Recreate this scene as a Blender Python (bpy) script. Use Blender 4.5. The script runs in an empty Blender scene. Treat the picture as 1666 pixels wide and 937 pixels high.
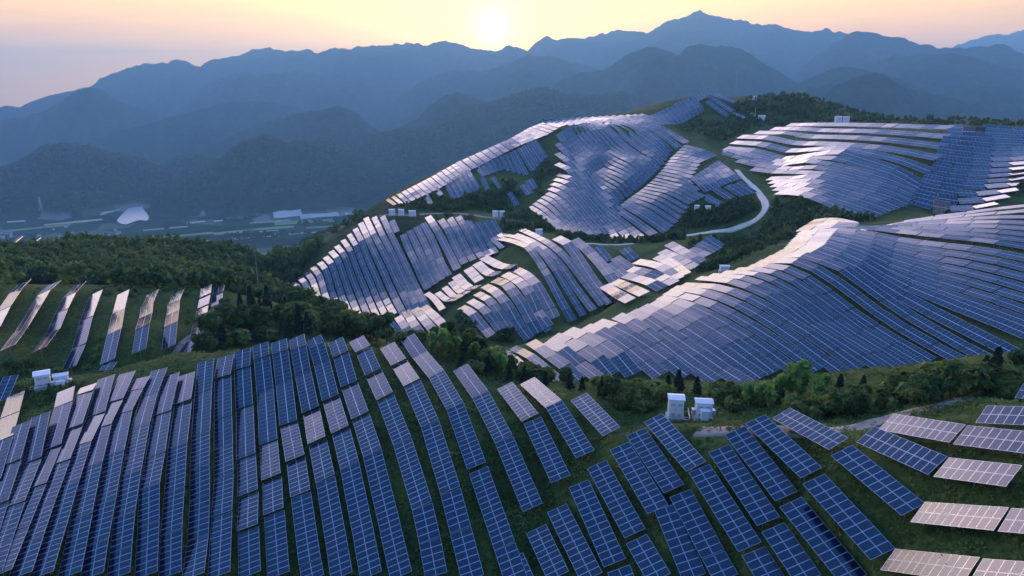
import bpy, math, random
import numpy as np
R = math.radians
random.seed(7); rng = np.random.default_rng(11)
S = bpy.context.scene; COL = S.collection
# ---------------------------------------------------------------- camera
CAMZ = 520.0                    # height of the drone above the valley datum
F, CX, CY = 1150.0, 833.0, 468.5   # focal length and centre in pixels of the 1666 x 937 photograph
PITCH = math.atan((CY - 150.0) / F)
cam = bpy.data.cameras.new('camera'); camo = bpy.data.objects.new('camera', cam); COL.objects.link(camo)
cam.sensor_width = 36.0; cam.lens = 36.0 * F / 1666.0; cam.clip_start = 1.0; cam.clip_end = 60000.0
camo.location = (0, 0, CAMZ); camo.rotation_euler = (R(90) - PITCH, 0, 0)
S.camera = camo
# ---------------------------------------------------------------- light
SUN_AZ = math.atan((805 - CX) / (F * math.cos(PITCH)))      # to the left of +Y is negative
SUN_EL = R(4.55)
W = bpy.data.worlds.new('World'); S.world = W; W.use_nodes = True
def build_world():
    nt = W.node_tree; N = nt.nodes; L = nt.links; N.clear()
    out = N.new('ShaderNodeOutputWorld'); bg = N.new('ShaderNodeBackground')
    sky = N.new('ShaderNodeTexSky'); sky.sky_type = 'NISHITA'; sky.sun_disc = False
    sky.sun_elevation = SUN_EL; sky.sun_rotation = SUN_AZ; sky.air_density = 1.0; sky.dust_density = 1.0
    tc = N.new('ShaderNodeTexCoord')
    def m(op, a, b=None, c=None, clamp=False):
        n = N.new('ShaderNodeMath'); n.operation = op; n.use_clamp = clamp
        for i, v in enumerate((a, b, c)):
            if v is None: continue
            if isinstance(v, (int, float)): n.inputs[i].default_value = v
            else: L.new(v, n.inputs[i])
        return n.outputs[0]
    def vm(op, a, b):
        n = N.new('ShaderNodeVectorMath'); n.operation = op
        for i, v in enumerate((a, b)):
            if isinstance(v, tuple): n.inputs[i].default_value = v
            else: L.new(v, n.inputs[i])
        return n
    def mix(f, a, b, bt='MIX'):
        n = N.new('ShaderNodeMix'); n.data_type = 'RGBA'; n.blend_type = bt
        if isinstance(f, (int, float)): n.inputs[0].default_value = f
        else: L.new(f, n.inputs[0])
        for i, v in ((6, a), (7, b)):
            if isinstance(v, tuple): n.inputs[i].default_value = (*v, 1)
            else: L.new(v, n.inputs[i])
        return n.outputs[2]
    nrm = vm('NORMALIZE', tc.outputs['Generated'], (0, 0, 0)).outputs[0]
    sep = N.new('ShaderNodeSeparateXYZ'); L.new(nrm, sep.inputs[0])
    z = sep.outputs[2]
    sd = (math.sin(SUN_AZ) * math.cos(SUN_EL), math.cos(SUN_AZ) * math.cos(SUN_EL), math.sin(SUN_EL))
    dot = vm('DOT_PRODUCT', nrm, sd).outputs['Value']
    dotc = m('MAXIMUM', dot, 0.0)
    # evening sky gradient; band above the view brightened for panel reflections and fill
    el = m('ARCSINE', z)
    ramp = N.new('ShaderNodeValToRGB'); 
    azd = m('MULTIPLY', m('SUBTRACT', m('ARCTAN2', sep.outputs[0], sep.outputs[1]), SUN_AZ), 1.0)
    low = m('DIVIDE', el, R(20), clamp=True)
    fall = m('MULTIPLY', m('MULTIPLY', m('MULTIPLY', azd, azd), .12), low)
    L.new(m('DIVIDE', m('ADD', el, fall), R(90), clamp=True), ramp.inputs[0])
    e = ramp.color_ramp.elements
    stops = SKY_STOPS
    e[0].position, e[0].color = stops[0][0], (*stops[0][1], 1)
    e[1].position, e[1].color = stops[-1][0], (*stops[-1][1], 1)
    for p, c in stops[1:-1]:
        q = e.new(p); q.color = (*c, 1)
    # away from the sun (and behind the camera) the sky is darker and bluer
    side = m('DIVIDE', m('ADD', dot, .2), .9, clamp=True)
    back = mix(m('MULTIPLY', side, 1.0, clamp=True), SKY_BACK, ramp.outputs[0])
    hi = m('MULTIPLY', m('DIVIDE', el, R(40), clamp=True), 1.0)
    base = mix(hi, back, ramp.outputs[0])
    # glow round the sun
    ang = m('ARCCOSINE', m('MINIMUM', dot, 0.999999))
    def gl(width, amp, col):
        g = m('EXPONENT', m('MULTIPLY', m('POWER', m('DIVIDE', ang, R(width)), 1.0), -1.0))
        return vm('SCALE', col, (0, 0, 0)), g, amp
    acc = base
    for width, amp, col in SKY_GLOW:
        g = m('MULTIPLY', m('EXPONENT', m('MULTIPLY', m('DIVIDE', ang, R(width)), -1.0)), amp)
        v = N.new('ShaderNodeVectorMath'); v.operation = 'SCALE'; v.inputs[0].default_value = col; L.new(g, v.inputs[3])
        acc = vm('ADD', acc, v.outputs[0]).outputs[0]
    disc = m('MULTIPLY', m('GREATER_THAN', dot, math.cos(R(0.7))), 60.0)
    v = N.new('ShaderNodeVectorMath'); v.operation = 'SCALE'; v.inputs[0].default_value = (1, .82, .5); L.new(disc, v.inputs[3])
    # thin streaky cloud
    mp = N.new('ShaderNodeMapping'); mp.inputs['Scale'].default_value = (2.2, 2.2, 26); L.new(nrm, mp.inputs[0])
    nz = N.new('ShaderNodeTexNoise'); nz.inputs['Scale'].default_value = 2.6; nz.inputs['Detail'].default_value = 7; nz.inputs['Roughness'].default_value = .62; nz.inputs['Distortion'].default_value = .4
    L.new(mp.outputs[0], nz.inputs[0])
    cl = N.new('ShaderNodeMapRange'); cl.inputs[1].default_value = .38; cl.inputs[2].default_value = .72; cl.inputs[3].default_value = .90; cl.inputs[4].default_value = 1.16
    L.new(nz.outputs[0], cl.inputs[0])
    cm = N.new('ShaderNodeMix'); cm.data_type = 'FLOAT'; L.new(m('DIVIDE', el, R(14), clamp=True), cm.inputs[0]); L.new(cl.outputs[0], cm.inputs[2]); cm.inputs[3].default_value = 1.0
    sc = N.new('ShaderNodeVectorMath'); sc.operation = 'SCALE'; L.new(acc, sc.inputs[0]); L.new(cm.outputs[0], sc.inputs[3])
    tot = vm('ADD', sc.outputs[0], v.outputs[0]).outputs[0]
    sk = N.new('ShaderNodeVectorMath'); sk.operation = 'SCALE'; sk.inputs[3].default_value = SKY_NISHITA; L.new(sky.outputs[0], sk.inputs[0])
    tot = vm('ADD', tot, sk.outputs[0]).outputs[0]
    L.new(tot, bg.inputs[0]); bg.inputs[1].default_value = 1.0
    L.new(bg.outputs[0], out.inputs[0])
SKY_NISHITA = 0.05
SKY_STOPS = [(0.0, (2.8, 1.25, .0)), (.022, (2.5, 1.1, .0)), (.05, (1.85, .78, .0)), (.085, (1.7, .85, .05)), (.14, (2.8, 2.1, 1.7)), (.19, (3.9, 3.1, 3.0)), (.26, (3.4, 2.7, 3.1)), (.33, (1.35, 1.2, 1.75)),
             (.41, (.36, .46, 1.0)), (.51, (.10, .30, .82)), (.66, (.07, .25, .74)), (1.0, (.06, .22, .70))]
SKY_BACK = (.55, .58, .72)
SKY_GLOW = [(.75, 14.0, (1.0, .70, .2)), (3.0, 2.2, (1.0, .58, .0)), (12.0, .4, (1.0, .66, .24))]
HAZE_COL = (.24, .55, .90, 1); HAZE_D = 1.2e-4; HAZE_G = .38
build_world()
sun = bpy.data.lights.new('sun', 'SUN'); suno = bpy.data.objects.new('sun', sun); COL.objects.link(suno)
sun.energy = 2.2; sun.angle = R(.53); sun.color = (1.0, .50, .16)
suno.rotation_euler = (R(90) - SUN_EL, 0, math.pi - SUN_AZ); suno.location = (0, 0, CAMZ + 2000)
S.view_settings.view_transform = 'Standard'; S.view_settings.look = 'None'; S.view_settings.gamma = 1
S.view_settings.exposure = 0.55; S.view_settings.use_curve_mapping = False
cy = S.cycles; cy.use_denoising = True; cy.max_bounces = 5; cy.diffuse_bounces = 2; cy.glossy_bounces = 3; cy.volume_bounces = 0
cy.transmission_bounces = 2; cy.transparent_max_bounces = 6; cy.caustics_reflective = False; cy.caustics_refractive = False
cy.sample_clamp_indirect = 4.0
# ---------------------------------------------------------------- helpers
def tag(o, label=None, cat=None, group=None, kind=None):
    if label: o['label'] = label
    if cat: o['category'] = cat
    if group: o['group'] = group
    if kind: o['kind'] = kind
    return o
def empty(name, loc=(0, 0, 0)):
    o = bpy.data.objects.new(name, None); COL.objects.link(o); o.location = loc; o.empty_display_size = .5
    return o
def mesh_np(name, V, Fq, mats=(), midx=None, smooth=False, uv=None, attrs=None):
    """V (n,3); Fq (m,4) or (m,3) array; uv (m*k,2)"""
    V = np.asarray(V, np.float32); Fq = np.asarray(Fq, np.int32); k = Fq.shape[1]
    me = bpy.data.meshes.new(name)
    me.vertices.add(len(V)); me.vertices.foreach_set('co', V.ravel())
    me.loops.add(Fq.size); me.loops.foreach_set('vertex_index', Fq.ravel())
    me.polygons.add(len(Fq)); me.polygons.foreach_set('loop_start', np.arange(len(Fq), dtype=np.int32) * k)
    for mt in mats: me.materials.append(mt)
    if not smooth: me.polygons.foreach_set('use_smooth', np.zeros(len(Fq), bool))
    if midx is not None: me.polygons.foreach_set('material_index', np.asarray(midx, np.int32))
    if smooth: me.polygons.foreach_set('use_smooth', np.ones(len(Fq), bool))
    if uv is not None:
        l = me.uv_layers.new(name='UVMap'); l.data.foreach_set('uv', np.asarray(uv, np.float32).ravel())
    for nme, (dom, arr) in (attrs or {}).items():
        a = me.attributes.new(nme, 'FLOAT', dom); a.data.foreach_set('value', np.asarray(arr, np.float32).ravel())
    me.update(calc_edges=True)
    return me
def obj(name, me, parent=None):
    o = bpy.data.objects.new(name, me); COL.objects.link(o)
    if parent is not None: o.parent = parent
    return o
class MB:
    """collects boxes and tubes into one quad mesh"""
    def __init__(s): s.V = []; s.Q = []; s.M = []; s.n = 0
    def add(s, V, Q, mi=0):
        V = np.asarray(V, float); s.V.append(V); s.Q.append(np.asarray(Q, int) + s.n); s.M += [mi] * len(Q); s.n += len(V)
    def box(s, c, d, mi=0, ax=None):
        c = np.array(c, float); d = np.array(d, float) / 2
        A = np.eye(3) if ax is None else np.array(ax, float)
        g = np.array([[x, y, z] for x in (-1, 1) for y in (-1, 1) for z in (-1, 1)]) * d
        s.add(c + g @ A, [(0, 1, 3, 2), (4, 6, 7, 5), (0, 4, 5, 1), (2, 3, 7, 6), (0, 2, 6, 4), (1, 5, 7, 3)], mi)
    def bar(s, a, b, w, h=None, mi=0):
        a = np.array(a, float); b = np.array(b, float); t = b - a; l = np.linalg.norm(t); t /= l
        u = np.cross(t, (0, 0, 1.0)); u = np.array((1.0, 0, 0)) if np.linalg.norm(u) < 1e-3 else u / np.linalg.norm(u)
        v = np.cross(u, t); s.box((a + b) / 2, (l, w, h or w), mi, (t, u, v))
    def tube(s, a, b, r0, r1, n=8, mi=0, cap=True):
        a = np.array(a, float); b = np.array(b, float); t = b - a; t /= np.linalg.norm(t)
        u = np.cross(t, (0, 0, 1.0)); u = np.array((1.0, 0, 0)) if np.linalg.norm(u) < 1e-3 else u / np.linalg.norm(u)
        v = np.cross(t, u); th = np.arange(n) * 2 * math.pi / n
        ring = np.cos(th)[:, None] * u + np.sin(th)[:, None] * v
        V = np.vstack([a + ring * r0, b + ring * r1, a[None], b[None]])
        Q = [(i, (i + 1) % n, n + (i + 1) % n, n + i) for i in range(n)]
        if cap: Q += [(2 * n + 1, n + i, n + (i + 1) % n, n + (i + 2) % n) for i in range(0, n, 2)]
        s.add(V, Q, mi)
    def mesh(s, name, mats, smooth=False):
        return mesh_np(name, np.vstack(s.V), np.vstack(s.Q), mats, s.M, smooth)
def new_mat(name):
    m = bpy.data.materials.new(name); m.use_nodes = True
    nt = m.node_tree; b = nt.nodes['Principled BSDF']
    return m, nt.nodes, nt.links, b
def noise_node(N, L, scale, detail=4, rough=.55, vec=None, dist=0.0):
    n = N.new('ShaderNodeTexNoise'); n.inputs['Scale'].default_value = scale; n.inputs['Detail'].default_value = detail
    n.inputs['Roughness'].default_value = rough; n.inputs['Distortion'].default_value = dist
    if vec is not None: L.new(vec, n.inputs['Vector'])
    return n
def ramp_node(N, L, fac, stops):
    r = N.new('ShaderNodeValToRGB'); e = r.color_ramp.elements
    e[0].position = stops[0][0]; e[0].color = (*stops[0][1], 1); e[1].position = stops[-1][0]; e[1].color = (*stops[-1][1], 1)
    for p, c in stops[1:-1]:
        q = e.new(p); q.color = (*c, 1)
    L.new(fac, r.inputs[0]); return r
def mixc(N, L, f, a, b, bt='MIX'):
    n = N.new('ShaderNodeMix'); n.data_type = 'RGBA'; n.blend_type = bt
    for i, v in ((0, f), (6, a), (7, b)):
        if isinstance(v, (int, float)): n.inputs[i].default_value = v
        elif isinstance(v, tuple): n.inputs[i].default_value = (*v, 1)
        else: L.new(v, n.inputs[i])
    return n.outputs[2]
def simple_mat(name, col, rough=.6, metal=0.0, var=.15, scale=.6):
    m, N, L, b = new_mat(name)
    g = N.new('ShaderNodeNewGeometry')
    nz = noise_node(N, L, scale, 6, .6, g.outputs['Position'])
    lo = tuple(c * (1 - var) for c in col); hi = tuple(min(1, c * (1 + var)) for c in col)
    r = ramp_node(N, L, nz.outputs[0], [(.3, lo), (.7, hi)])
    L.new(r.outputs[0], b.inputs['Base Color']); b.inputs['Roughness'].default_value = rough; b.inputs['Metallic'].default_value = metal
    return m
# ---------------------------------------------------------------- numeric noise
_P = np.random.default_rng(5).permutation(4096)
def vnoise(x, y):
    xi = np.floor(x).astype(int); yi = np.floor(y).astype(int); fx = x - xi; fy = y - yi
    fx = fx * fx * fx * (fx * (fx * 6 - 15) + 10); fy = fy * fy * fy * (fy * (fy * 6 - 15) + 10)
    h = lambda i, j: _P[(_P[i & 4095] + j) & 4095] / 4095.0 * 2 - 1
    a = h(xi, yi); b = h(xi + 1, yi); c = h(xi, yi + 1); d = h(xi + 1, yi + 1)
    return (a + (b - a) * fx) * (1 - fy) + (c + (d - c) * fx) * fy
def fbm(x, y, sc, octs=5, gain=.5, ridged=False):
    s = 0; a = 1; f = 1 / sc; t = 0
    for k in range(octs):
        n = vnoise(x * f + 17.3 * k + 500, y * f - 9.7 * k + 500)
        if ridged: n = 1 - 2 * np.abs(n)
        s = s + a * n; t += a; a *= gain; f *= 2.03
    return s / t
# ---------------------------------------------------------------- pixel <-> direction
cp, sp = math.cos(PITCH), math.sin(PITCH)
def pix_dir(px, py):
    """horizontal azimuth and slope z/r of the ray through a pixel of the photograph"""
    px = np.asarray(px, float); py = np.asarray(py, float)
    x = (px - CX) / F; v = -(py - CY) / F
    X = x; Y = cp + v * sp; Z = -sp + v * cp
    h = np.hypot(X, Y)
    return np.arctan2(X, Y), Z / h
def to_pix(X, Y, Z):
    Z = Z - CAMZ
    d = Y * cp - Z * sp; u = Y * sp + Z * cp
    return CX + F * X / d, CY - F * u / d
# ---------------------------------------------------------------- terrain: what the photograph shows, laid out in the world
# (pixel x, pixel y, horizontal metres from the drone)
CTRL = """
0 937 93|0 800 108|0 700 125|60 655 138|130 628 148|100 640 142|200 937 87|200 800 100|200 700 115|210 612 146|300 937 85|300 800 97|300 690 112|300 585 143
400 937 83|400 740 105|400 640 120|400 555 133|500 937 82|500 740 102|500 640 116|500 546 131|600 937 81|600 740 99|600 640 112|590 545 128|660 550 126
700 937 80|700 750 99|700 650 112|740 590 122|800 900 81|800 720 100|800 620 120|850 937 78|850 800 90|900 700 103|930 635 115|850 620 122
1000 937 74|1000 800 86|1000 700 100|1000 640 114|1100 937 72|1100 800 84|1100 690 100|1100 650 108|1200 937 71|1200 800 83|1200 690 98|1230 670 104|1200 650 112
1300 937 70|1300 800 81|1300 690 96|1300 650 110|1400 937 68|1400 800 78|1400 700 92|1400 650 108|1500 937 66|1500 800 76|1500 700 90|1500 640 108
1600 937 64|1600 800 74|1600 700 87|1600 600 108|1666 937 62|1666 800 72|1666 700 85|1666 600 105
760 560 137|850 605 130|950 625 126|1050 620 124|1150 625 124|1250 620 126|1350 615 127|1450 605 127|1550 600 125|1660 590 122
760 640 148|900 690 150|1050 700 146|1200 700 142|1350 690 143|1500 680 143|1660 670 140
0 720 165|100 700 168|200 690 165|300 680 160|400 660 155|500 640 150|600 620 150|680 620 146
0 600 172|60 610 165|110 615 160|150 608 165|200 590 168|300 570 172|360 560 172|60 630 150
0 540 192|100 540 190|200 530 192|300 520 195|360 520 198|0 480 218|100 468 222|200 468 225|300 468 226|350 468 228
0 500 270|100 490 280|200 480 290|300 480 290|380 490 260|400 500 230|460 510 225|540 525 215|600 545 200|640 560 185|400 560 180|500 570 165|450 540 190
0 440 330|100 440 340|200 440 345|300 440 345|400 450 330|460 480 290|520 500 255
0 398 420|50 393 430|150 392 440|250 395 440|340 400 430|420 415 420|470 440 400
0 430 560|150 440 600|300 450 600|400 460 560
500 600 250|600 620 250|700 640 220|800 640 190|640 600 230
480 487 370|500 440 375|540 395 395|580 368 415|620 352 430|660 356 425|700 360 415|760 362 405|800 350 420|830 352 418
520 500 340|600 520 310|640 500 320|700 540 275|760 545 262|560 450 355|620 440 355|680 440 348|740 440 345|700 400 380|760 400 375|800 410 370
830 540 255|800 500 280|840 470 300|800 470 305|880 440 325|930 440 320|880 385 372|950 398 360|1000 410 350|1020 460 290|980 490 270|900 500 268|940 470 290
1060 440 305|1100 430 318|1160 395 345|1170 410 330|1110 405 345|1120 450 290|1060 470 280
560 420 480|500 420 520|470 470 520
848 566 212|880 552 208|940 520 212|1000 495 226|1060 470 240|1100 460 246|1150 450 250|1200 430 258|1250 408 270|1290 385 288|1330 368 310|1400 366 320
820 600 190|900 600 182|1000 620 176|1100 620 174|1200 630 172|1300 620 174|1400 610 174|1500 600 172|1600 585 168|1666 575 163
1000 560 200|1100 530 212|1200 500 222|1200 560 198|1300 500 218|1300 560 196|1400 480 224|1400 540 200|1500 460 228|1500 520 206|1600 450 224|1600 510 202|1666 450 220|1666 510 196
1300 430 258|1400 420 262|1500 410 268|1600 400 268|1666 400 260|1350 390 290|1450 380 298|1500 356 322|1550 365 300|1600 360 295|1666 350 290|1666 334 310|1600 341 318|1420 372 312
1180 430 310|1220 410 340|1260 390 350|1200 390 380|1300 350 390|1400 385 390|1500 375 390|1600 365 390|1240 420 300
1430 357 402|1400 340 415|1350 330 425|1300 318 430|1270 300 440|1240 290 455|1200 250 520|1180 240 530|1240 222 550|1300 206 590|1420 203 600|1520 206 600|1600 205 600|1666 212 590
1300 260 490|1400 260 490|1500 260 490|1500 320 430|1600 260 485|1600 310 440|1666 260 480|1640 320 425|1666 320 420|1540 345 410
1245 330 420|1240 350 402|1210 368 385|1180 375 378|1150 380 375|1110 385 372|1060 390 370|1000 393 368|950 395 365
620 348 445|660 350 442|700 350 440|750 350 440|820 352 438|860 362 420|900 383 395|1000 387 395|1084 378 398
632 328 480|680 320 478|730 318 470|790 310 475|850 320 465|830 280 510|700 290 520|760 258 548|820 225 580|860 212 600|920 207 600|980 202 600|1030 197 610
870 300 490|900 340 440|940 300 470|940 340 430|1000 340 430|1000 300 460|1000 250 520|1050 300 450|1050 340 420|1100 300 445|1100 250 500|1150 300 430|1200 300 425|1150 330 415|1200 330 415|1130 235 510|1180 262 480|1050 210 570|920 230 570
1080 186 640|1120 166 670|1150 154 690|1180 165 680|1210 180 660|1120 200 620|1180 210 610|1150 230 560|1230 200 640|1260 165 700|1310 158 720|1360 175 720|1420 188 710|1500 192 680|1600 195 670|1666 196 660
640 380 700|760 330 760|860 280 800|1000 260 800|1150 220 880|1300 220 900|1500 240 860|1666 240 860
560 372 900|520 385 1100|480 410 1000|460 450 620|470 430 780|430 440 900|540 400 760
"""
def zpt(az, r, z): return (az, math.log(r), z / r)
pts = []
for ln in CTRL.strip().splitlines():
    for t in ln.split('|'):
        px, py, r = map(float, t.split())
        a, s = pix_dir(px, py); pts.append((float(a), math.log(r), float(s)))
n_vis = len(pts)
for a in np.radians([-62, -50, 44, 55, 65]):
    for r, z in ((25, -62), (60, -60), (100, -60), (160, -62), (240, -66), (400, -75), (600, -60)): pts.append(zpt(a, r, z))
for a in np.radians([-36, -20, 0, 18, 34]):
    for r, z in ((20, -78), (40, -76)): pts.append(zpt(a, r, z))
for a in np.radians([-62, -45, -32, -22, -12, 0, 12, 24, 36, 50, 65]):
    far = -300 if a > 0 else -380
    for r, z in ((1300, far if a > -.2 else -440), (1800, -470), (2300, -498), (2900, -500), (3600, -500)): pts.append(zpt(a, r, z))
    if a < -.3: pts.append(zpt(a, 800, -260))
pts = np.array(pts)
class TPS:
    def __init__(s, P, V, lam):
        n = len(P); s.P = P; D = s.K(P, P)
        A = np.zeros((n + 3, n + 3)); A[:n, :n] = D + np.diag(np.full(n, lam) if np.isscalar(lam) else lam)
        A[:n, n] = 1; A[:n, n + 1:] = P; A[n, :n] = 1; A[n + 1:, :n] = P.T
        s.w = np.linalg.solve(A, np.concatenate([V, np.zeros(3)]))
    def K(s, A, B):
        d2 = ((A[:, None, 0] - B[None, :, 0]) ** 2 + (A[:, None, 1] - B[None, :, 1]) ** 2)
        return np.where(d2 > 1e-12, d2 * np.log(np.maximum(d2, 1e-12)) * .5, 0)
    def __call__(s, Q):
        out = np.empty(len(Q)); n = len(s.P)
        for i in range(0, len(Q), 4000):
            q = Q[i:i + 4000]; out[i:i + 4000] = s.K(q, s.P) @ s.w[:n] + s.w[n] + q @ s.w[n + 1:]
        return out
GA = np.radians(np.linspace(-66, 66, 300)); GR = np.linspace(math.log(18), math.log(3800), 380)
def grid_of(t):
    A, Rr = np.meshgrid(GA, GR, indexing='ij')
    return t(np.stack([A.ravel(), Rr.ravel()], 1)).reshape(A.shape)
def bil(G, a, lr):
    fa = np.clip((a - GA[0]) / (GA[1] - GA[0]), 0, len(GA) - 1.001); fr = np.clip((lr - GR[0]) / (GR[1] - GR[0]), 0, len(GR) - 1.001)
    i = fa.astype(int); j = fr.astype(int); u = fa - i; v = fr - j
    return (G[i, j] * (1 - u) + G[i + 1, j] * u) * (1 - v) + (G[i, j + 1] * (1 - u) + G[i + 1, j + 1] * u) * v
G0 = grid_of(TPS(pts[:, :2], pts[:, 2], 2e-4))
def march(G, px, py, r0, r1, lift=1.8):
    """horizontal range at which the ray of a pixel meets the ground raised by lift"""
    a, s = pix_dir(px, py); lr = np.linspace(math.log(r0), math.log(r1), 400)
    g = bil(G, np.full(400, float(a)), lr) + lift / np.exp(lr) - s       # > 0: ray below the surface
    k = np.where(g >= 0)[0]
    if len(k) == 0: return math.exp(lr[int(np.argmax(g))])
    k = k[0]
    if k == 0: return r0
    t = g[k - 1] / (g[k - 1] - g[k]); return math.exp(lr[k - 1] + t * (lr[k] - lr[k - 1]))
# ---------------------------------------------------------------- the rows of solar tables
# every row runs east-west in plan (heading HEAD); its height profile follows the slope
HEAD = R(-19.0); HV = np.array([math.sin(HEAD), math.cos(HEAD)])
def P(txt, sc=1.0, ox=0.0, oy=0.0):
    return [(float(a) / sc + ox, float(b) / sc + oy) for a, b in (t.split(',') for t in txt.split())]
Z5 = (2.486, 0, 560); Z6 = (2.36, 250, 540); Z7 = (2.36, 500, 540); Z8 = (2.486, 750, 560); Z3 = (2.485, 1080, 560); Z2 = (2.247, 540, 520); ZR = (3.346, 0, 360)
NEAR = [  # near slope: joints between tables, read from west (top) to east
 ('A0', P('45,125 0,230', *Z5)), ('A', P('65,200 12,385 -40,560 -90,720', *Z5)),
 ('B', P('88,318 42,480 -10,650 -55,800', *Z5)), ('C', P('165,283 125,472 58,650 5,800 -40,937', *Z5)),
 ('D', P('268,182 255,242 207,420 145,577 73,750 0,930', *Z5)), ('E', P('360,165 340,195 295,338 243,480 182,643 130,790 80,937', *Z5)),
 ('F', P('430,130 388,285 330,405 277,568 222,750 165,937', *Z5)), ('G', P('515,112 462,230 412,335 372,490 328,700 280,937', *Z5)),
 ('H', P('577,132 545,185 498,277 463,438 425,640 393,800 372,940', *Z5)), ('I', P('645,100 602,205 568,330 530,520 503,690 488,830 478,940', *Z5)),
 ('J', P('692,120 655,280 628,450 603,575 600,727 590,937', *Z5)), ('K', P('752,112 740,240 718,408 705,590 692,760 688,937', *Z5)),
 ('L', P('200,110 190,235 180,390 177,520 177,635 170,790 150,940', *Z6)), ('M', P('275,88 265,175 266,330 268,440 268,553 262,700 250,937', *Z6)),
 ('N', P('340,65 340,140 348,288 355,480 362,620 362,757 370,937', *Z6)), ('O', P('408,42 415,100 428,228 440,423 452,560 462,695 480,937', *Z6)),
 ('P', P('480,30 486,78 500,192 517,350 545,490 565,625 600,883 612,950', *Z6)),
 ('Q', P('548,15 556,60 573,158 602,299 629,423 660,567 707,843 722,940', *Z6)),
 ('R', P('22,20 36,50 54,113 89,254 128,380 163,513 217,788 245,937', *Z7)),
 ('S', P('106,28 129,87 160,201 205,325 250,465 318,752 360,937', *Z7)),
 ('T', P('186,22 215,68 253,155 300,252 365,420 441,668 470,800 495,937', *Z7)),
 ('U', P('305,48 352,118 403,198 470,350 550,611 588,760 637,950', *Z7)),
 ('V', P('384,18 433,88 495,160 567,284 650,514', *Z7)), ('V2', P('70,507 177,817 225,960', *Z8)),
 ('W', P('-4,92 78,202 174,385 291,662', *Z8)), ('X', P('176,165 280,297', *Z8)), ('X2', P('288,306 405,547', *Z8)),
 ('Y', P('268,147 375,241 503,444', *Z8)), ('Y9', P('474,208 611,357', *Z8)),
 ('a1', P('209,860 262,985', *Z8)), ('a2', P('303,744 395,940', *Z8)), ('a3', P('387,661 530,945', *Z8)),
 ('a4', P('475,561 623,887', *Z8)), ('a4b', P('636,905 665,980', *Z8)), ('a5', P('548,483 705,767', *Z8)), ('a5b', P('-112,785 -15,950', *Z3)),
 ('a6', P('1050,458 1193,697', *Z2)), ('a6b', P('5,655 125,945', *Z3)), ('a7', P('1110,408 1252,620', *Z2)), ('a7b', P('65,600 200,850 255,950', *Z3)),
 ('a8', P('-45,294 133,497', *Z3)), ('b2', P('141,499 350,822', *Z3)), ('b2b', P('361,834 440,960', *Z3)), ('b3', P('222,420 425,717', *Z3)), ('b3b', P('440,738 590,955', *Z3)),
 ('b4', P('285,345 497,617', *Z3)), ('b4b', P('511,637 775,955', *Z3)), ('b5', P('368,301 598,521', *Z3)), ('b5b', P('604,545 888,848', *Z3)),
 ('b6', P('472,276 709,404', *Z3)), ('b6b', P('717,425 1012,672', *Z3)), ('c1', P('812,362 1110,492', *Z3)),
 ('c2', P('895,311 1190,362', *Z3)), ('c3', P('1196,365 1500,400', *Z3)), ('c4', P('1118,495 1420,533 1700,565', *Z3)),
 ('c5', P('1280,282 1560,292', *Z3)), ('c6', P('1435,185 1600,195', *Z3)), ('c7', P('1023,677 1368,706', *Z3)), ('c7b', P('1374,708 1650,728', *Z3)),
 ('c8', P('902,867 1250,912', *Z3)), ('c8b', P('1258,914 1600,945', *Z3)), ('c9', P('1300,812 1301,813', *Z3)),
]
NEAR = [n for n in NEAR if n[0] != 'c9']
RIDGE = [  # eight rows and two short stacks on the slope behind the cabinets
 ('l1', P('138,330 85,375 20,480 -40,590', *ZR)), ('l2', P('300,333 240,385 190,470 115,590 40,688', *ZR)), ('l3', P('438,338 380,400 335,490 288,600 208,700', *ZR)),
 ('l4', P('588,352 525,385 470,530 430,680 375,800', *ZR)), ('l5', P('725,364 672,385 645,490 622,600 583,765', *ZR)), ('l6', P('833,383 803,455 777,575 755,710', *ZR)),
 ('l7', P('972,380 948,440 930,560 918,688', *ZR)), ('l8', P('1124,355 1116,402', *ZR)), ('l8b', P('1115,412 1105,462', *ZR)), ('l8c', P('1103,470 1093,520', *ZR)),
 ('l8d', P('1088,538 1066,628', *ZR)), ('l8e', P('1050,650 955,775', *ZR)), ('l9', P('1192,358 1186,392', *ZR)), ('l9b', P('1184,402 1178,455', *ZR)),
 ('l0', P('30,305 -60,335', *ZR)), ('l11', P('785,768 735,828', *ZR)), ('l12', P('604,765 572,812', *ZR)),
]
FARRIDGE = [('m1', P('108,88 55,133', *ZR)), ('m2', P('206,93 160,133', *ZR)), ('m3', P('303,98 262,143', *ZR))]
D1 = (4.258, 460, 335); D2 = (4.163, 660, 335); D3 = (4.461, 860, 370); C4 = (4.9, 800, 480); C5 = (3.123, 1100, 340); C6 = (2.927, 1366, 320)
F7 = (5.207, 1140, 190); F8 = (5.207, 1386, 190); E9 = (5.204, 620, 180); E10 = (4.258, 820, 180); E11 = (3.604, 1020, 140)
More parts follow.
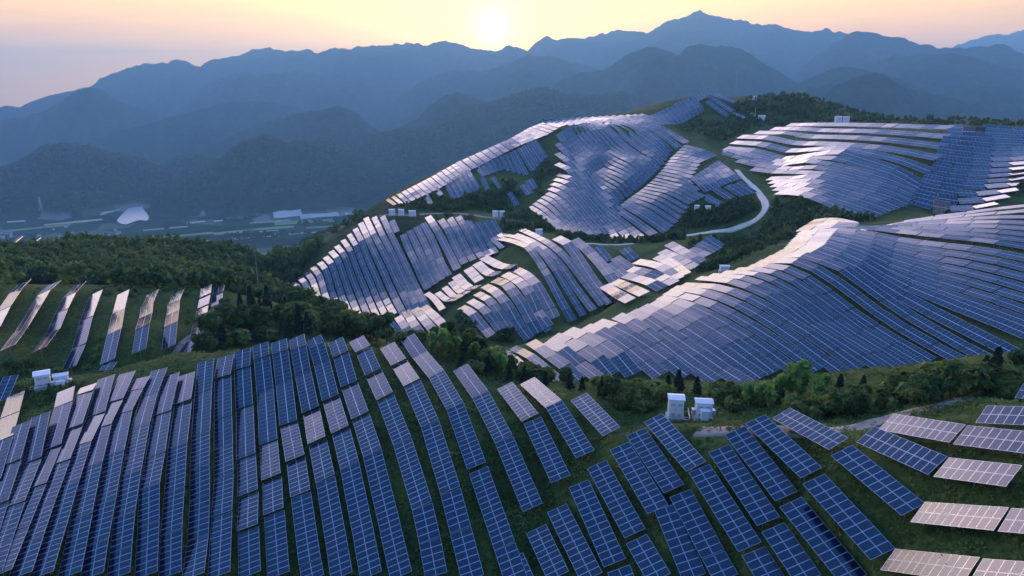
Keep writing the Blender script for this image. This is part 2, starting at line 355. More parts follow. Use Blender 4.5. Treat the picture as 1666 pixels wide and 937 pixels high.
# families: name, range window, hill, guides (row number, polyline); rows between two guides are interpolated
FAM = [
 ('d1', 300, 450, 'mid', [(0, P('60,600 75,660', *D1)), (1, P('62,525 105,560 125,610 140,680', *D1)), (5, P('255,390 285,415 305,460 325,530 345,620 385,700', *D1)),
    (8, P('372,275 420,320 455,420 490,520 530,620 560,690 600,790', *D1)), (11, P('500,155 545,240 590,370 640,470 690,600 740,700 770,750', *D1)),
    (13, P('575,80 640,220 700,320 750,430 800,540 850,640 930,800', *D1)), (15, P('690,70 760,220 830,360 880,470 920,560 1000,700 1040,770', *D1))]),
 ('d1k', 300, 450, 'mid', [(0, P('755,100 792,180', *D1))]),
 ('d1b', 290, 450, 'mid', [(0, P('-20,190 20,290 70,390 110,480 150,560', *D2)), (3, P('115,115 165,200 205,290 245,400 290,470', *D2))]),
 ('d1m', 250, 400, 'mid', [(0, P('140,590 190,620 250,700', *D2)), (1, P('215,585 280,640 350,632', *D2)), (2, P('262,548 330,618 385,610', *D2)), (3, P('307,512 370,588 430,585', *D2)),
    (4, P('340,470 420,560 490,548', *D2)), (5, P('420,422 500,508', *D2)), (6, P('480,385 560,458 625,460', *D2)), (7, P('520,345 660,415 735,408', *D2))]),
 ('d1c', 240, 400, 'mid', [(0, P('-110,790 -60,850 -20,890', *D2)), (2, P('0,710 50,790 100,860', *D2)), (4, P('120,680 200,750 290,840', *D2))]),
 ('d2', 300, 460, 'mid', [(0, P('150,70 200,140 255,240 300,330 350,430', *D2)), (1, P('235,90 290,160 330,260 400,390', *D2)), (3, P('355,70 420,180 470,290 515,345', *D2)),
    (5, P('480,110 560,240 610,320', *D2)), (7, P('580,95 640,190', *D2))]),
 ('d2t', 300, 420, 'mid', [(0, P('545,300 580,330', *D2)), (1, P('595,212 665,280', *D2)), (2, P('630,190 720,250', *D2))]),
 ('dr', 250, 420, 'mid', [(0, P('375,685 440,710 510,800 580,880', *D2)), (1, P('435,640 510,680 570,740 640,840', *D2)), (2, P('480,590 560,630 620,700 700,830', *D2)),
    (3, P('530,540 600,570 680,650 740,760 790,840 840,900', *D2)), (4, P('600,500 670,515 740,590 810,700 850,780 900,860', *D2)), (5, P('670,460 740,490 820,550 870,650 900,740 970,820', *D2)),
    (6, P('730,425 800,450 880,520 960,660 1010,760', *D2))]),
 ('dq', 250, 420, 'mid', [(0, P('-245,75 -120,95 0,140 60,220 130,330 180,430 250,560 320,680', *D3)), (1, P('-215,45 -60,75 60,130 140,230 210,330 270,430 350,560 400,640', *D3)),
    (2, P('-100,50 10,90 110,150 200,230 275,330 350,450 470,600', *D3)), (3, P('-60,10 80,75 180,130 260,205 340,300 430,420 540,560', *D3)), (4, P('200,72 280,110 350,205 420,320 510,450 605,545', *D3)),
    (5, P('330,85 430,165 530,270 625,390', *D3)), (6, P('490,140 580,245', *D3))]),
 ('dp', 250, 380, 'mid', [(0, P('-10,660 60,770', *D3)), (1, P('50,650 145,750', *D3))]),
 ('du', 250, 420, 'mid', [(0, P('690,150 770,232', *D3)), (1, P('625,218 735,292', *D3)), (2, P('580,262 700,350', *D3))]),
 ('du2', 230, 380, 'mid', [(0, P('620,388 730,432 840,482', *D3)), (1, P('550,420 640,478 740,532', *D3))]),
 ('dv', 250, 420, 'mid', [(0, P('700,345 800,370 900,402 970,445', *D3)), (1, P('730,300 850,322 950,350 1060,405', *D3)), (2, P('780,245 890,262 990,292 1090,372', *D3)), (3, P('930,210 1030,250 1140,340', *D3)),
    (4, P('965,170 1080,222 1210,292', *D3)), (5, P('1015,115 1130,178 1262,250', *D3))]),
 ('dw', 280, 420, 'mid', [(0, P('1170,155 1300,205', *D3)), (1, P('1225,112 1350,178', *D3)), (2, P('1285,72 1402,150', *D3))]),
 ('c', 150, 345, 'big', [(0, P('30,430 140,470 280,590 350,640', *C4)), (1, P('170,420 290,470 380,540 470,620 540,680', *C4)), (2, P('310,370 420,440 520,520 640,600 700,680', *C4)),
    (3, P('430,375 560,420 640,500 760,590 850,660', *C4)), (4, P('490,330 620,370 700,410 840,500 900,560 960,640', *C4)), (5, P('600,280 740,320 860,380 980,455 1060,540 1130,630', *C4)),
    (6, P('740,255 850,275 960,330 1070,405 1180,500 1260,570 1350,640', *C4)), (7, P('840,210 930,230 1080,300 1210,385 1330,460 1430,540 1560,640', *C4)),
    (8, P('1003,513 1026,522 1050,537 1080,560 1116,588 1164,620')), (9, P('1026,507 1057,520 1084,539 1115,560 1145,579 1180,605 1215,625')),
    (11, P('1062,491 1093,500 1122,513 1161,535 1210,567 1260,606')), (13, P('1084,475 1118,481 1149,490 1190,510 1238,538 1289,572 1330,603')),
    (14, P('1095,468 1129,471 1165,479 1206,495 1254,524 1305,559 1350,593 1379,612')), (15, P('1110,463 1140,463 1180,468 1222,482 1273,515 1321,545 1366,576 1398,600')),
    (16, P('1135,452 1165,453 1200,458 1238,473 1279,497 1324,532 1366,556 1424,593 1448,610')),
    (20, P('1218,433 1257,428 1292,436 1337,468 1375,498 1417,529 1460,555 1516,586')), (22, P('1247,419 1290,411 1330,416 1370,434 1410,463 1440,488 1480,514 1540,548 1600,580 1622,592')), (23, P('1262,411 1305,403 1348,408 1385,427 1425,455 1458,477 1512,505 1572,535 1625,562 1675,588')), (24, P('1276,404 1320,396 1366,402 1400,422 1440,447 1472,464 1544,493 1602,515 1675,545')),
    (31, P('1300,378 1366,372 1420,380 1468,391 1537,399 1598,405 1675,421')),]),
 ('ct', 260, 345, 'big', [(0, P('1350,371 1400,369 1468,377 1540,385 1600,390 1675,402')), (4, P('1400,374 1460,366 1540,362 1610,360 1675,362')), (7, P('1425,370 1480,358 1560,347 1675,333'))]),
 ('ck', 280, 400, 'big', [(0, P('1297,374 1340,368 1395,366')), (3, P('1320,360 1350,356 1388,364'))]),
 ('fl', 370, 640, 'far', [(0, P('1282,203 1340,202 1420,203 1500,206 1549,207')), (3, P('1203,222 1240,221 1274,230 1309,235 1351,233 1390,236 1434,240 1472,246 1509,253 1527,257')),
    (5, P('1180,241 1221,242 1248,253 1263,258 1288,260 1313,255 1347,239 1380,250 1409,260 1444,269 1470,280 1500,302')),
    (7, P('1178,248 1213,257 1236,267 1255,269 1282,269 1309,261 1332,258 1355,267 1386,275 1424,284 1460,295 1490,310')),
    (10, P('1250,290 1282,290 1313,285 1344,290 1370,299 1386,303 1424,312 1450,320 1478,333')), (14, P('1265,313 1294,313 1321,317 1351,331 1382,342 1420,354'))]),
 ('fr', 370, 640, 'far', [(0, P('1549,207 1597,207 1675,213')), (4, P('1528,232 1559,236 1610,242 1675,243')), (8, P('1518,268 1540,273 1578,277 1625,278 1675,271')),
    (11, P('1500,290 1520,294 1559,301 1610,304 1675,296')), (14, P('1484,325 1536,340 1580,338 1622,330'))]),
 ('el', 440, 620, 'upper', [(0, P('630,324 643,333')), (2, P('648,315 656,322 664,330')), (8, P('697,290 706,298 716,306')), (14, P('745,263 753,270 763,278')), (22, P('828,226 836,231 844,237'))]),
 ('eb', 430, 620, 'upper', [(0, P('726,297 739,324')), (5, P('760,276 768,290 780,309'))]),
 ('ec', 430, 620, 'upper', [(0, P('775,270 788,286')), (4, P('808,257 818,276')), (8, P('837,245 848,268 856,285')), (9, P('846,240 858,262 868,277')), (12, P('867,227 878,243 888,257'))]),
 ('es', 430, 560, 'upper', [(0, P('691,314 701,332'))]), ('es2', 430, 560, 'upper', [(0, P('708,305 718,318'))]), ('es3', 430, 560, 'upper', [(0, P('784,289 794,309'))]),
 ('es4', 430, 560, 'upper', [(0, P('801,288 812,307'))]), ('es5', 400, 560, 'upper', [(0, P('829,313 841,334'))]), ('es6', 400, 560, 'upper', [(0, P('850,300 862,316')), (1, P('860,292 870,307'))]),
 ('et', 520, 640, 'upper', [(0, P('820,231 844,237')), (6, P('860,208 890,219')), (9, P('883,199 912,206'))]),
 ('ex', 540, 650, 'upper', [(0, P('880,195 892,199 908,204')), (7, P('960,191 976,195 992,199')), (14, P('1040,186 1052,190 1062,193'))]),
 ('em', 380, 640, 'upper', [(0, P('862,336 876,344 893,358 912,373')), (4, P('890,314 907,321 921,335 937,354 945,366 961,382')), (8, P('905,284 928,288 942,305 959,323 975,342 991,358 1013,379')),
    (12, P('907,218 919,234 935,257 947,264 959,283 973,300 994,311 1008,330')), (16, P('926,206 937,225 954,243 966,250 980,274 998,281 1020,290 1034,310')),
    (20, P('947,200 961,210 975,227 994,250 1015,257 1034,267 1045,281 1055,292')), (24, P('966,199 989,206 1008,227 1024,241 1045,255 1060,262 1072,275')),
    (28, P('1005,196 1028,202 1050,213 1075,231 1090,248')), (30, P('1030,192 1060,200 1085,213 1117,232'))]),
 ('en', 370, 560, 'upper', [(0, P('970,354 990,370 1001,386')), (2, P('989,344 1020,368 1043,387')), (4, P('1012,331 1048,351 1084,376')), (7, P('1030,318 1067,329 1092,345 1108,355')),
    (10, P('1048,305 1087,312 1123,331')), (13, P('1064,291 1112,303 1145,320')), (16, P('1078,276 1100,280 1125,288')), (20, P('1092,256 1110,258 1140,264')), (24, P('1112,237 1139,243 1164,254'))]),
 ('eo', 370, 560, 'upper', [(0, P('1127,287 1140,299 1152,311')), (5, P('1165,263 1182,276 1200,292'))]),
 ('ep', 370, 520, 'upper', [(0, P('1145,318 1173,334')), (1, P('1163,306 1190,323')), (2, P('1183,301 1210,318')), (3, P('1198,297 1226,314'))]),
 ('ek', 540, 720, 'upper', [(0, P('1050,191 1062,204')), (5, P('1085,176 1098,190 1107,202')), (11, P('1125,157 1138,172 1142,182'))]),
 ('ekt', 560, 720, 'upper', [(0, P('1098,168 1112,176')), (6, P('1140,151 1150,158'))]),
 ('er', 560, 720, 'upper', [(0, P('1150,164 1183,188')), (1, P('1156,157 1191,181')), (2, P('1162,152 1196,166'))]), ('er2', 560, 720, 'upper', [(0, P('1190,182 1212,192'))]),
]
HILL_NAME = {'mid': 'middle hill', 'big': 'broad right slope', 'far': 'far right slope', 'upper': 'upper hill'}
def resample(p, n):
    p = np.array(p, float); d = np.r_[0, np.cumsum(np.hypot(*np.diff(p, axis=0).T))]; t = np.linspace(0, d[-1], n)
    return np.stack([np.interp(t, d, p[:, k]) for k in range(p.shape[1])], 1)
EWS = .0027
NEARN = {n for n, _ in NEAR}; RIDN = {n for n, _ in RIDGE}
# 1. prior range of every guide vertex
chains = []            # (key, pixel array, r0, r1)
for n, p in NEAR: chains.append((n, np.array(p), 55, 165))
for n, p in RIDGE: chains.append((n, np.array(p), 158, 245))
for n, p in FARRIDGE: chains.append((n, np.array(p), 380, 450))
for fn, r0, r1, hill, gs in FAM:
    for k, p in gs:
        chains.append(((fn, k), resample(p, 8) if len(p) > 2 else np.array(p), r0, r1))
PX = np.vstack([c[1] for c in chains]); off = np.cumsum([0] + [len(c[1]) for c in chains])
RP = np.concatenate([[march(G0, x, y, c[2], c[3]) for x, y in c[1]] for c in chains])
AZ, SL = pix_dir(PX[:, 0], PX[:, 1]); DH = np.stack([np.sin(AZ), np.cos(AZ)], 1)
nv = len(PX); rows = []; rhs = []
AtA = np.zeros((nv, nv)); Atb = np.zeros(nv)
def eq(idx, co, b, w):
    for i, ci in zip(idx, co):
        Atb[i] += w * ci * b
        for j, cj in zip(idx, co): AtA[i, j] += w * ci * cj
for ci, c in enumerate(chains):
    for i in range(off[ci], off[ci + 1] - 1):
        cr = lambda k: DH[k, 0] * HV[1] - DH[k, 1] * HV[0]
        k = EWS * ((3.0 if c[0] in list('ABCDEFGHIJ') + ['A0'] else 2.2 if c[0][0] == 'c' else 1.2) if c[0] in NEARN else 4 if c[0] in RIDN else 15 if c[0][0] == 'fr' else 6 if c[0][0] == 'ct' else 1)
        w = 1 / (k * RP[i]) ** 2
        eq((i, i + 1), (cr(i) * RP[i], -cr(i + 1) * RP[i + 1]), 0, w)
        eq((i, i + 1), (1, -1), 0, 1 / (.025 if c[0] in NEARN else .06) ** 2)
for i in range(nv): eq((i,), (1,), 1, 1 / .07 ** 2)
c_near = np.concatenate([np.full(len(c[1]), c[0] in NEARN) for c in chains])
cid = np.repeat(np.arange(len(chains)), np.diff(off))
for i in range(nv):
    d = np.hypot(PX[:, 0] - PX[i, 0], (PX[:, 1] - PX[i, 1]) * 1.5)
    ok = np.where((d < 60) & (cid > cid[i]) & (np.abs(np.log(RP / RP[i])) < .15))[0]
    for j in ok[np.argsort(d[ok])[:5]]: eq((i, int(j)), (1, -1), 0, 1 / ((.006 if c_near[i] else .012) + .03 * d[j] / 60) ** 2)
CR = np.linalg.solve(AtA, Atb)
print('depth correction', CR.min(), CR.max(), CR.std())
RS = RP * CR
V3 = np.stack([DH[:, 0] * RS, DH[:, 1] * RS, SL * RS + CAMZ], 1)
CH3 = {c[0]: V3[off[i]:off[i + 1]] for i, c in enumerate(chains)}
# 2. ground refitted under the rows
LIFT = 1.7
rr = np.hypot(V3[:, 0], V3[:, 1]); sp3 = np.stack([np.arctan2(V3[:, 0], V3[:, 1]), np.log(rr), (V3[:, 2] - LIFT - CAMZ) / rr], 1)
keep = []
for i, q in enumerate(pts):
    d = np.hypot(sp3[:, 0] - q[0], sp3[:, 1] - q[1]); keep.append(d.min() > .05)
allp = np.vstack([pts[np.array(keep)], sp3]); lam = np.r_[np.full(int(np.sum(keep)), 2e-4), np.full(len(sp3), 4e-5)]
G1 = grid_of(TPS(allp[:, :2] + rng.normal(0, 1e-5, (len(allp), 2)), allp[:, 2], lam))

# 3. no table stands in the ground: lower the slope where a corner would touch it
def clear_ground(corners, want):
    for it in range(9):
        az = np.arctan2(corners[:, 0], corners[:, 1]); r = np.hypot(corners[:, 0], corners[:, 1]); lr = np.log(r)
        gap = corners[:, 2] - (bil(G1, az, lr) * r + CAMZ); bad = np.where(gap < want)[0]
        if not len(bad): break
        D = np.zeros_like(G1)
        for b in bad:
            i = int(round((az[b] - GA[0]) / (GA[1] - GA[0]))); j = int(round((lr[b] - GR[0]) / (GR[1] - GR[0]))); q = (want - gap[b]) / r[b]
            for di in range(-4, 5):
                for dj in range(-3, 4):
                    if 0 <= i + di < len(GA) and 0 <= j + dj < len(GR):
                        D[i + di, j + dj] = max(D[i + di, j + dj], q * math.exp(-(di * di / 7.0 + dj * dj / 4.0)))
        G1[:] -= D
    print('clearance', it, len(bad))
# ---------------------------------------------------------------- the tables of every row
TILT = R(22)
def table_frame(p0, p1, TILT=TILT):
    """orthonormal axes of a table running from p0 to p1 and tilted to the south"""
    t = p1 - p0; ln = np.linalg.norm(t); t = t / ln
    nth = np.array([math.cos(HEAD), -math.sin(HEAD), 0.0])        # towards the north, to the right of the heading
    u = nth - t * np.dot(nth, t); u /= np.linalg.norm(u)          # level axis across the row
    n = np.cross(u, t);  n = n if n[2] > 0 else -n
    w = u * math.cos(TILT) + n * math.sin(TILT)                   # up-slope axis of the table (north edge high)
    nn = np.cross(w, t); nn = nn if nn[2] > 0 else -nn
    return t, w, nn, ln
def resample3(p, n):
    p = np.array(p, float); d = np.r_[0, np.cumsum(np.linalg.norm(np.diff(p, axis=0), axis=1))]; t = np.linspace(0, d[-1], n)
    return np.stack([np.interp(t, d, p[:, k]) for k in range(3)], 1)
TABS = []     # dict(p0, p1, field, row, idx, nidx, full)
def add_row(p3, field, row, fixed):
    p3 = np.array(p3); segs = []
    if fixed:
        for a, b in zip(p3[:-1], p3[1:]):
            ln = np.linalg.norm(b - a); k = max(1, int(round(ln / 13.5)))
            for j in range(k): segs.append((a + (b - a) * j / k, a + (b - a) * (j + 1) / k))
        if len(segs) > 1 and np.linalg.norm(segs[0][1] - segs[0][0]) < 1.2: segs = segs[1:]
    else:
        d = np.r_[0, np.cumsum(np.linalg.norm(np.diff(p3, axis=0), axis=1))]; tot = d[-1]
        k = max(1, int(round(tot / (7.4 if field in ('mid', 'upper') else 9.6)))); t = np.linspace(0, tot, k + 1)
        q = np.stack([np.interp(t, d, p3[:, c]) for c in range(3)], 1); segs = list(zip(q[:-1], q[1:]))
    for i, (a, b) in enumerate(segs):
        TABS.append(dict(p0=a, p1=b, field=field, row=row, idx=i, n=len(segs)))
for n, p in NEAR: add_row(CH3[n], 'near', n, True)
for n, p in RIDGE: add_row(CH3[n], 'ridge', n, True)
for n, p in FARRIDGE: add_row(CH3[n], 'farridge', n, True)
rowno = {}; FROW = {}; NORTH = np.array([math.cos(HEAD), -math.sin(HEAD), 0])
for fn, r0, r1, hill, gs in FAM:
    g3 = [(k, resample3(CH3[(fn, k)], 24)) for k, p in gs]
    kmin, kmax = g3[0][0], g3[-1][0]
    for k in range(kmin, kmax + 1):
        for (ka, A), (kb, B) in zip(g3[:-1], g3[1:]):
            if ka <= k <= kb: t = (k - ka) / (kb - ka); q = A * (1 - t) + B * t; break
        else: q = g3[0][1]
        rowno[hill] = rowno.get(hill, 0) + 1
        add_row(q, hill, (fn, k), False); FROW.setdefault(fn, []).append(q[12])
FW = {}; LW = {}
for fn, q in FROW.items():
    d = [abs(np.dot(b - a, NORTH)) for a, b in zip(q[:-1], q[1:])]
    FW[fn] = float(np.clip(.84 * np.median(d) / math.cos(TILT), 2.7, 4.3)) if d else 3.3
    for i in range(len(q)):
        near_ = d[max(0, i - 1):i + 1]
        LW[(fn, i)] = float(np.clip(.77 * np.mean(near_) / math.cos(TILT), 2.4, 6.4 if fn in ('fl', 'fr') else 4.8)) if near_ else 3.3
KMIN = {f[0]: f[4][0][0] for f in FAM}
def near_width(T):
    k = [n for n, _ in NEAR].index(T['row'])
    return float(np.interp(k, [0, 14, 21, 30], [2.62, 2.78, 2.9, 2.88]))
def tilt_of(T):
    if T['field'] != 'near': return TILT
    if T['row'][0] == 'c': return R(32)
    return R(15) if T['row'][0] in 'ABCDEFGHIJKLMNOP' else R(20)
# slightly uneven ground and hand-set posts: each table a degree or so off its neighbours
for T in TABS:
    t, w, n, ln = table_frame(T['p0'], T['p1'], tilt_of(T))
    a = rng.normal(0, .014 if T['field'] == 'near' else .017); w = w * math.cos(a) + n * math.sin(a); b = rng.normal(0, .010 if T['field'] == 'near' else .013); t = t * math.cos(b) + n * math.sin(b)
    w = w - t * np.dot(w, t); w /= np.linalg.norm(w); n = np.cross(w, t); n = n if n[2] > 0 else -n
    c = (T['p0'] + T['p1']) / 2
    # short flatter steps in the near slope: the crest tables and two shelves running across the rows
    if T['field'] == 'near' and T['row'][0] in 'BCDEFGHIJKLMNOPQRSTU':
        x_, y_ = to_pix(*c); f = 0.0
        for (x0, y0), (x1, y1), wd in (((-10, 800), (200, 640), 34), ((385, 850), (560, 660), 46), ((560, 640), (660, 600), 34)):
            vx, vy = x1 - x0, y1 - y0; l = math.hypot(vx, vy); u = ((x_ - x0) * vx + (y_ - y0) * vy) / l; dd = abs((x_ - x0) * vy - (y_ - y0) * vx) / l
            f = max(f, (1.8 if wd < 36 and x1 < 300 else 4.0) * math.exp(-(dd / wd) ** 2) * (1 if 0 < u < l else math.exp(-(max(-u, u - l) / 40) ** 2)))
        if T['idx'] == 0 and T['row'][0] in 'KMNOPQRST': f = 5.0
        if f > .2:
            f = R(f); sgn = 1 if t[2] < 0 else -1
            t2 = t * math.cos(f) + n * math.sin(f) * sgn
            if abs(t2[2]) > abs(t[2]): t2 = t * math.cos(f) - n * math.sin(f) * sgn
            t = t2 / np.linalg.norm(t2); w = w - t * np.dot(w, t); w /= np.linalg.norm(w); n = np.cross(w, t); n = n if n[2] > 0 else -n
    tw = near_width(T) if T['field'] == 'near' else LW[(T['row'][0], T['row'][1] - KMIN[T['row'][0]])] if isinstance(T['row'], tuple) else 3.3
    T.update(tw=tw, t=t, w=w, n3=n, ln=max(ln - (.14 if T['field'] == 'near' else .3), 1.0), c=c)
    x, y = to_pix(*c); T['px'] = (float(x), float(y)); T['dist'] = float(np.linalg.norm(c - np.array([0, 0, CAMZ])))
    T['inview'] = -25 < x < 1690 and -10 < y < 965
    T['size'] = T['ln'] * T['tw'] / T['dist'] ** 2
def faces(T):
    v = T['c'] - np.array([0, 0, CAMZ]); return -np.dot(v / np.linalg.norm(v), T['n3'])
TABS = [T for T in TABS if T['inview'] and faces(T) > .07]
cor = np.array([T['c'] + T['t'] * a * T['ln'] / 2 + T['w'] * b * T['tw'] / 2 for T in TABS for a in (-1, -.5, 0, .5, 1) for b in (-1, 0, 1)])
clear_ground(cor, .8)
# ---------------------------------------------------------------- land
RIDGES = [ # crest line in the photograph, metres to it, fall of the slope, roughness
 (9500, .42, 1.0, '-300,190 -100,180 0,167 10,165 30,168 60,156 110,142 145,135 160,122 195,108 235,97 270,95 288,89 300,93 325,102 342,91 370,87 388,85 410,74 440,72 470,77 500,74 517,79 535,74 553,71 563,76 583,67 600,70 640,66 670,64 690,67 725,60 745,66 785,75 805,78 820,72 830,67 858,76 870,64 888,53 900,58 925,56 950,56 1010,43 1035,46 1052,49 1066,41 1085,28 1110,22 1140,12 1165,18 1190,24 1235,34 1262,33 1290,42 1315,46 1345,41 1378,47 1420,70 1500,95 1700,120 1900,120'),
 (14500, .4, 1.0, '1400,100 1540,75 1575,60 1605,51 1640,48 1670,42 1760,50 1900,80'),
 (7400, .42, 1.0, '1180,190 1260,140 1300,110 1340,75 1378,50 1390,44 1420,46 1450,54 1470,54 1490,63 1515,68 1545,71 1590,68 1630,66 1650,72 1666,80 1760,110 1900,120'),
 (8000, .42, 1.0, '250,190 300,160 330,135 382,110 415,115 440,113 497,110 530,118 558,130 600,150 660,175'),
 (7000, .42, 1.0, '-300,215 -100,200 0,188 40,184 60,180 100,160 120,145 144,136 170,140 185,155 240,175 300,200 340,220'),
 (7200, .42, 1.0, '560,210 604,180 644,155 680,130 723,112 759,107 784,112 824,97 860,83 900,86 950,100 1010,120 1080,150 1150,180'),
 (6200, .42, 1.0, '100,235 150,225 200,205 260,190 330,170 380,160 430,158 470,165 520,185 570,215'),
 (6300, .42, 1.0, '1360,130 1410,95 1460,82 1550,80 1600,90 1640,103 1666,108 1760,125 1900,130'),
 (5400, .44, 1.0, '840,165 896,133 943,112 982,108 997,101 1022,83 1040,75 1065,70 1090,80 1102,83 1120,72 1140,67 1170,70 1200,72 1220,82 1240,95 1270,110 1295,125 1330,150 1380,180'),
 (5000, .42, 1.0, '330,235 400,205 440,190 500,176 520,174 554,167 579,176 604,201 640,225'),
 (5200, .42, 1.0, '1480,170 1530,150 1560,135 1600,128 1640,138 1666,142 1760,135 1900,130'),
 (4800, .42, 1.0, '1220,175 1278,144 1318,119 1354,104 1383,101 1430,112 1500,135 1560,170'),
 (4500, .44, 1.0, '600,230 637,207 680,187 700,165 712,154 745,144 770,154 800,160 830,165 870,180'),
 (4500, .42, 1.0, '210,275 240,268 262,262 285,248 312,243 330,245 357,256 400,275'),
 (4100, .42, 1.0, '1290,165 1340,148 1390,122 1426,112 1448,119 1462,130 1498,144 1534,148 1570,162 1599,176 1620,187 1660,205'),
 (4000, .40, 1.1, '-300,285 -100,280 0,269 39,257 54,248 72,236 99,231 120,235 144,237 150,243 192,249 228,255 260,268 300,290 340,310'),
 (4100, .40, 1.1, '470,262 520,240 560,225 600,215 655,209 702,202 730,188 752,173 790,165 824,158 838,148 865,142 892,139 925,151 961,155 1008,144 1040,153 1080,166 1130,190 1200,215 1300,240'),
 (2500, .42, 1.1, '1560,240 1600,205 1640,182 1666,172 1760,160 1900,165'),
 (3600, .42, 1.1, '225,345 240,325 255,305 300,290 330,275 352,262 380,240 395,228 430,219 460,228 480,226 520,231 540,233 575,245 620,265 700,300'),
]
VALLEY = CAMZ - 500.0
def far_height(az, r):
    X = np.sin(az) * r; Y = np.cos(az) * r
    z = np.full(az.shape, VALLEY) + 1.5 * fbm(X, Y, 500, 3)
    rid = fbm(X, Y, 900, 6, .52, True); rid2 = fbm(X + 3000, Y - 900, 260, 5, .55, True); fine = fbm(X, Y, 60, 3, .6)
    wx = fbm(X, Y, 1500, 3) * .10
    for Rc, sl, ro, txt in RIDGES:
        p = np.array(P(txt)); a, s = pix_dir(p[:, 0], p[:, 1])
        o = np.argsort(a); a = a[o]; s = s[o]
        s = s - (.0045 if Rc > 3000 else .006)
        rc = Rc * (1 + .05 * vnoise(az * 9 + Rc, az * 0 + 3.3))
        hc = np.interp(az, a, s) * rc + CAMZ
        out = np.maximum(0, np.maximum(a[0] - az, az - a[-1])); hc = hc - out * Rc * 1.1
        d = np.abs(r - rc) ; H = np.maximum(hc - VALLEY, 30)
        # spurs run down from the crest: the fall is quicker between them
        spur = .5 + .5 * vnoise(az * Rc / 420 + 1.7 * wx * 20 + Rc * .01, (r - rc) / 1800 + Rc)
        t = d / (H / sl)
        prof = hc - H * np.minimum(t, 1.6) ** 1.12 * (.72 + .62 * spur) + np.minimum(1, t * 3.5) * (rid * .24 + rid2 * .13) * np.minimum(H, 420) * ro
        prof = prof + fine * (3.5 + r / 1400) 
        # a few metres of broken crest
        prof = prof + np.exp(-(d / 160) ** 2) * (vnoise(az * Rc / 70, az * 0 + 7) * H * .012 + vnoise(az * Rc / 28, az * 0 + 9) * H * .006)
        z = np.maximum(z, prof)
    z = VALLEY + (z - VALLEY) * (1 - .9 * (np.abs(az - R(-28.8)) < R(2.6)) * (r < 3230)) * np.clip((r - np.where((az > R(-31.5)) & (az < R(-26.2)), 3230, 2980)) / 420, .0, 1) ** 1.1
    return z
def near_height(az, lr):
    r = np.exp(lr); X = np.sin(az) * r; Y = np.cos(az) * r
    s = bil(G1, np.clip(az, GA[0], GA[-1]), np.clip(lr, GR[0], GR[-1]))
    z = s * r + CAMZ
    amp = np.clip((r - 250) / 900, 0, 1)
    return z + fbm(X, Y, 5, 3) * .16 + fbm(X, Y, 60, 3) * amp * 6 * np.clip((2400 - r) / 800, 0, 1)
def height_polar(az, lr):
    r = np.exp(lr); zn = near_height(az, np.minimum(lr, GR[-1])); zf = far_height(az, r)
    t = np.clip((lr - math.log(1900)) / (math.log(2450) - math.log(1900)), 0, 1); t = t * t * (3 - 2 * t)
    return zn * (1 - t) + zf * t
def ground_z(x, y):
    az = np.arctan2(np.atleast_1d(x), np.atleast_1d(y)); lr = np.log(np.maximum(np.hypot(x, y), 18.5)); lr = np.atleast_1d(lr)
    return height_polar(az, lr)
az_f = np.linspace(-43, 43, 640); az_s = np.r_[np.linspace(-180, -44, 52), az_f, np.linspace(44, 180, 52)]
AZg = np.radians(az_s)
LRg = np.r_[np.linspace(math.log(20), math.log(2450), 560), np.linspace(math.log(2450), math.log(17000), 421)[1:]]
AA, LL = np.meshgrid(AZg, LRg, indexing='ij'); RRg = np.exp(LL)
inner = np.abs(AA) < R(66)
ZZ = np.empty(AA.shape)
k2 = 560
zz = height_polar(AA.ravel(), LL.ravel()).reshape(AA.shape)
side = np.clip((np.abs(AA) - R(56)) / R(20), 0, 1)
zz = zz * (1 - side) + (np.clip(CAMZ - 68 - np.maximum(0, RRg - 500) * .16, VALLEY, 9999) + 30 * fbm(np.sin(AA) * RRg, np.cos(AA) * RRg, 400, 4) * np.clip(RRg / 900, 0, 1)) * side
XX = np.sin(AA) * RRg; YY = np.cos(AA) * RRg
def sheet(name, j0, j1, mats, attrs=None, smooth=True):
    ni, nj = AA.shape[0], j1 - j0
    V = np.stack([XX[:, j0:j1], YY[:, j0:j1], zz[:, j0:j1]], 2).reshape(-1, 3)
    ix = np.arange(ni * nj).reshape(ni, nj)
    Q = np.stack([ix[:-1, :-1], ix[:-1, 1:], ix[1:, 1:], ix[1:, :-1]], 2).reshape(-1, 4)
    if j0 == 0:
        V = np.vstack([V, [[0, 0, CAMZ - 66]]]); c = len(V) - 1
        T = np.array([(c, ix[i, 0], ix[i + 1, 0], ix[min(i + 2, ni - 1), 0]) for i in range(0, ni - 2, 2)]); Q = np.vstack([Q, T])
    at = {k: ('POINT', np.r_[v[:, j0:j1].ravel(), [v[0, 0]] * (1 if j0 == 0 else 0)]) for k, v in (attrs or {}).items()}
    return tag(obj(name, mesh_np(name, V, Q, mats, smooth=smooth, attrs=at)), kind='structure')
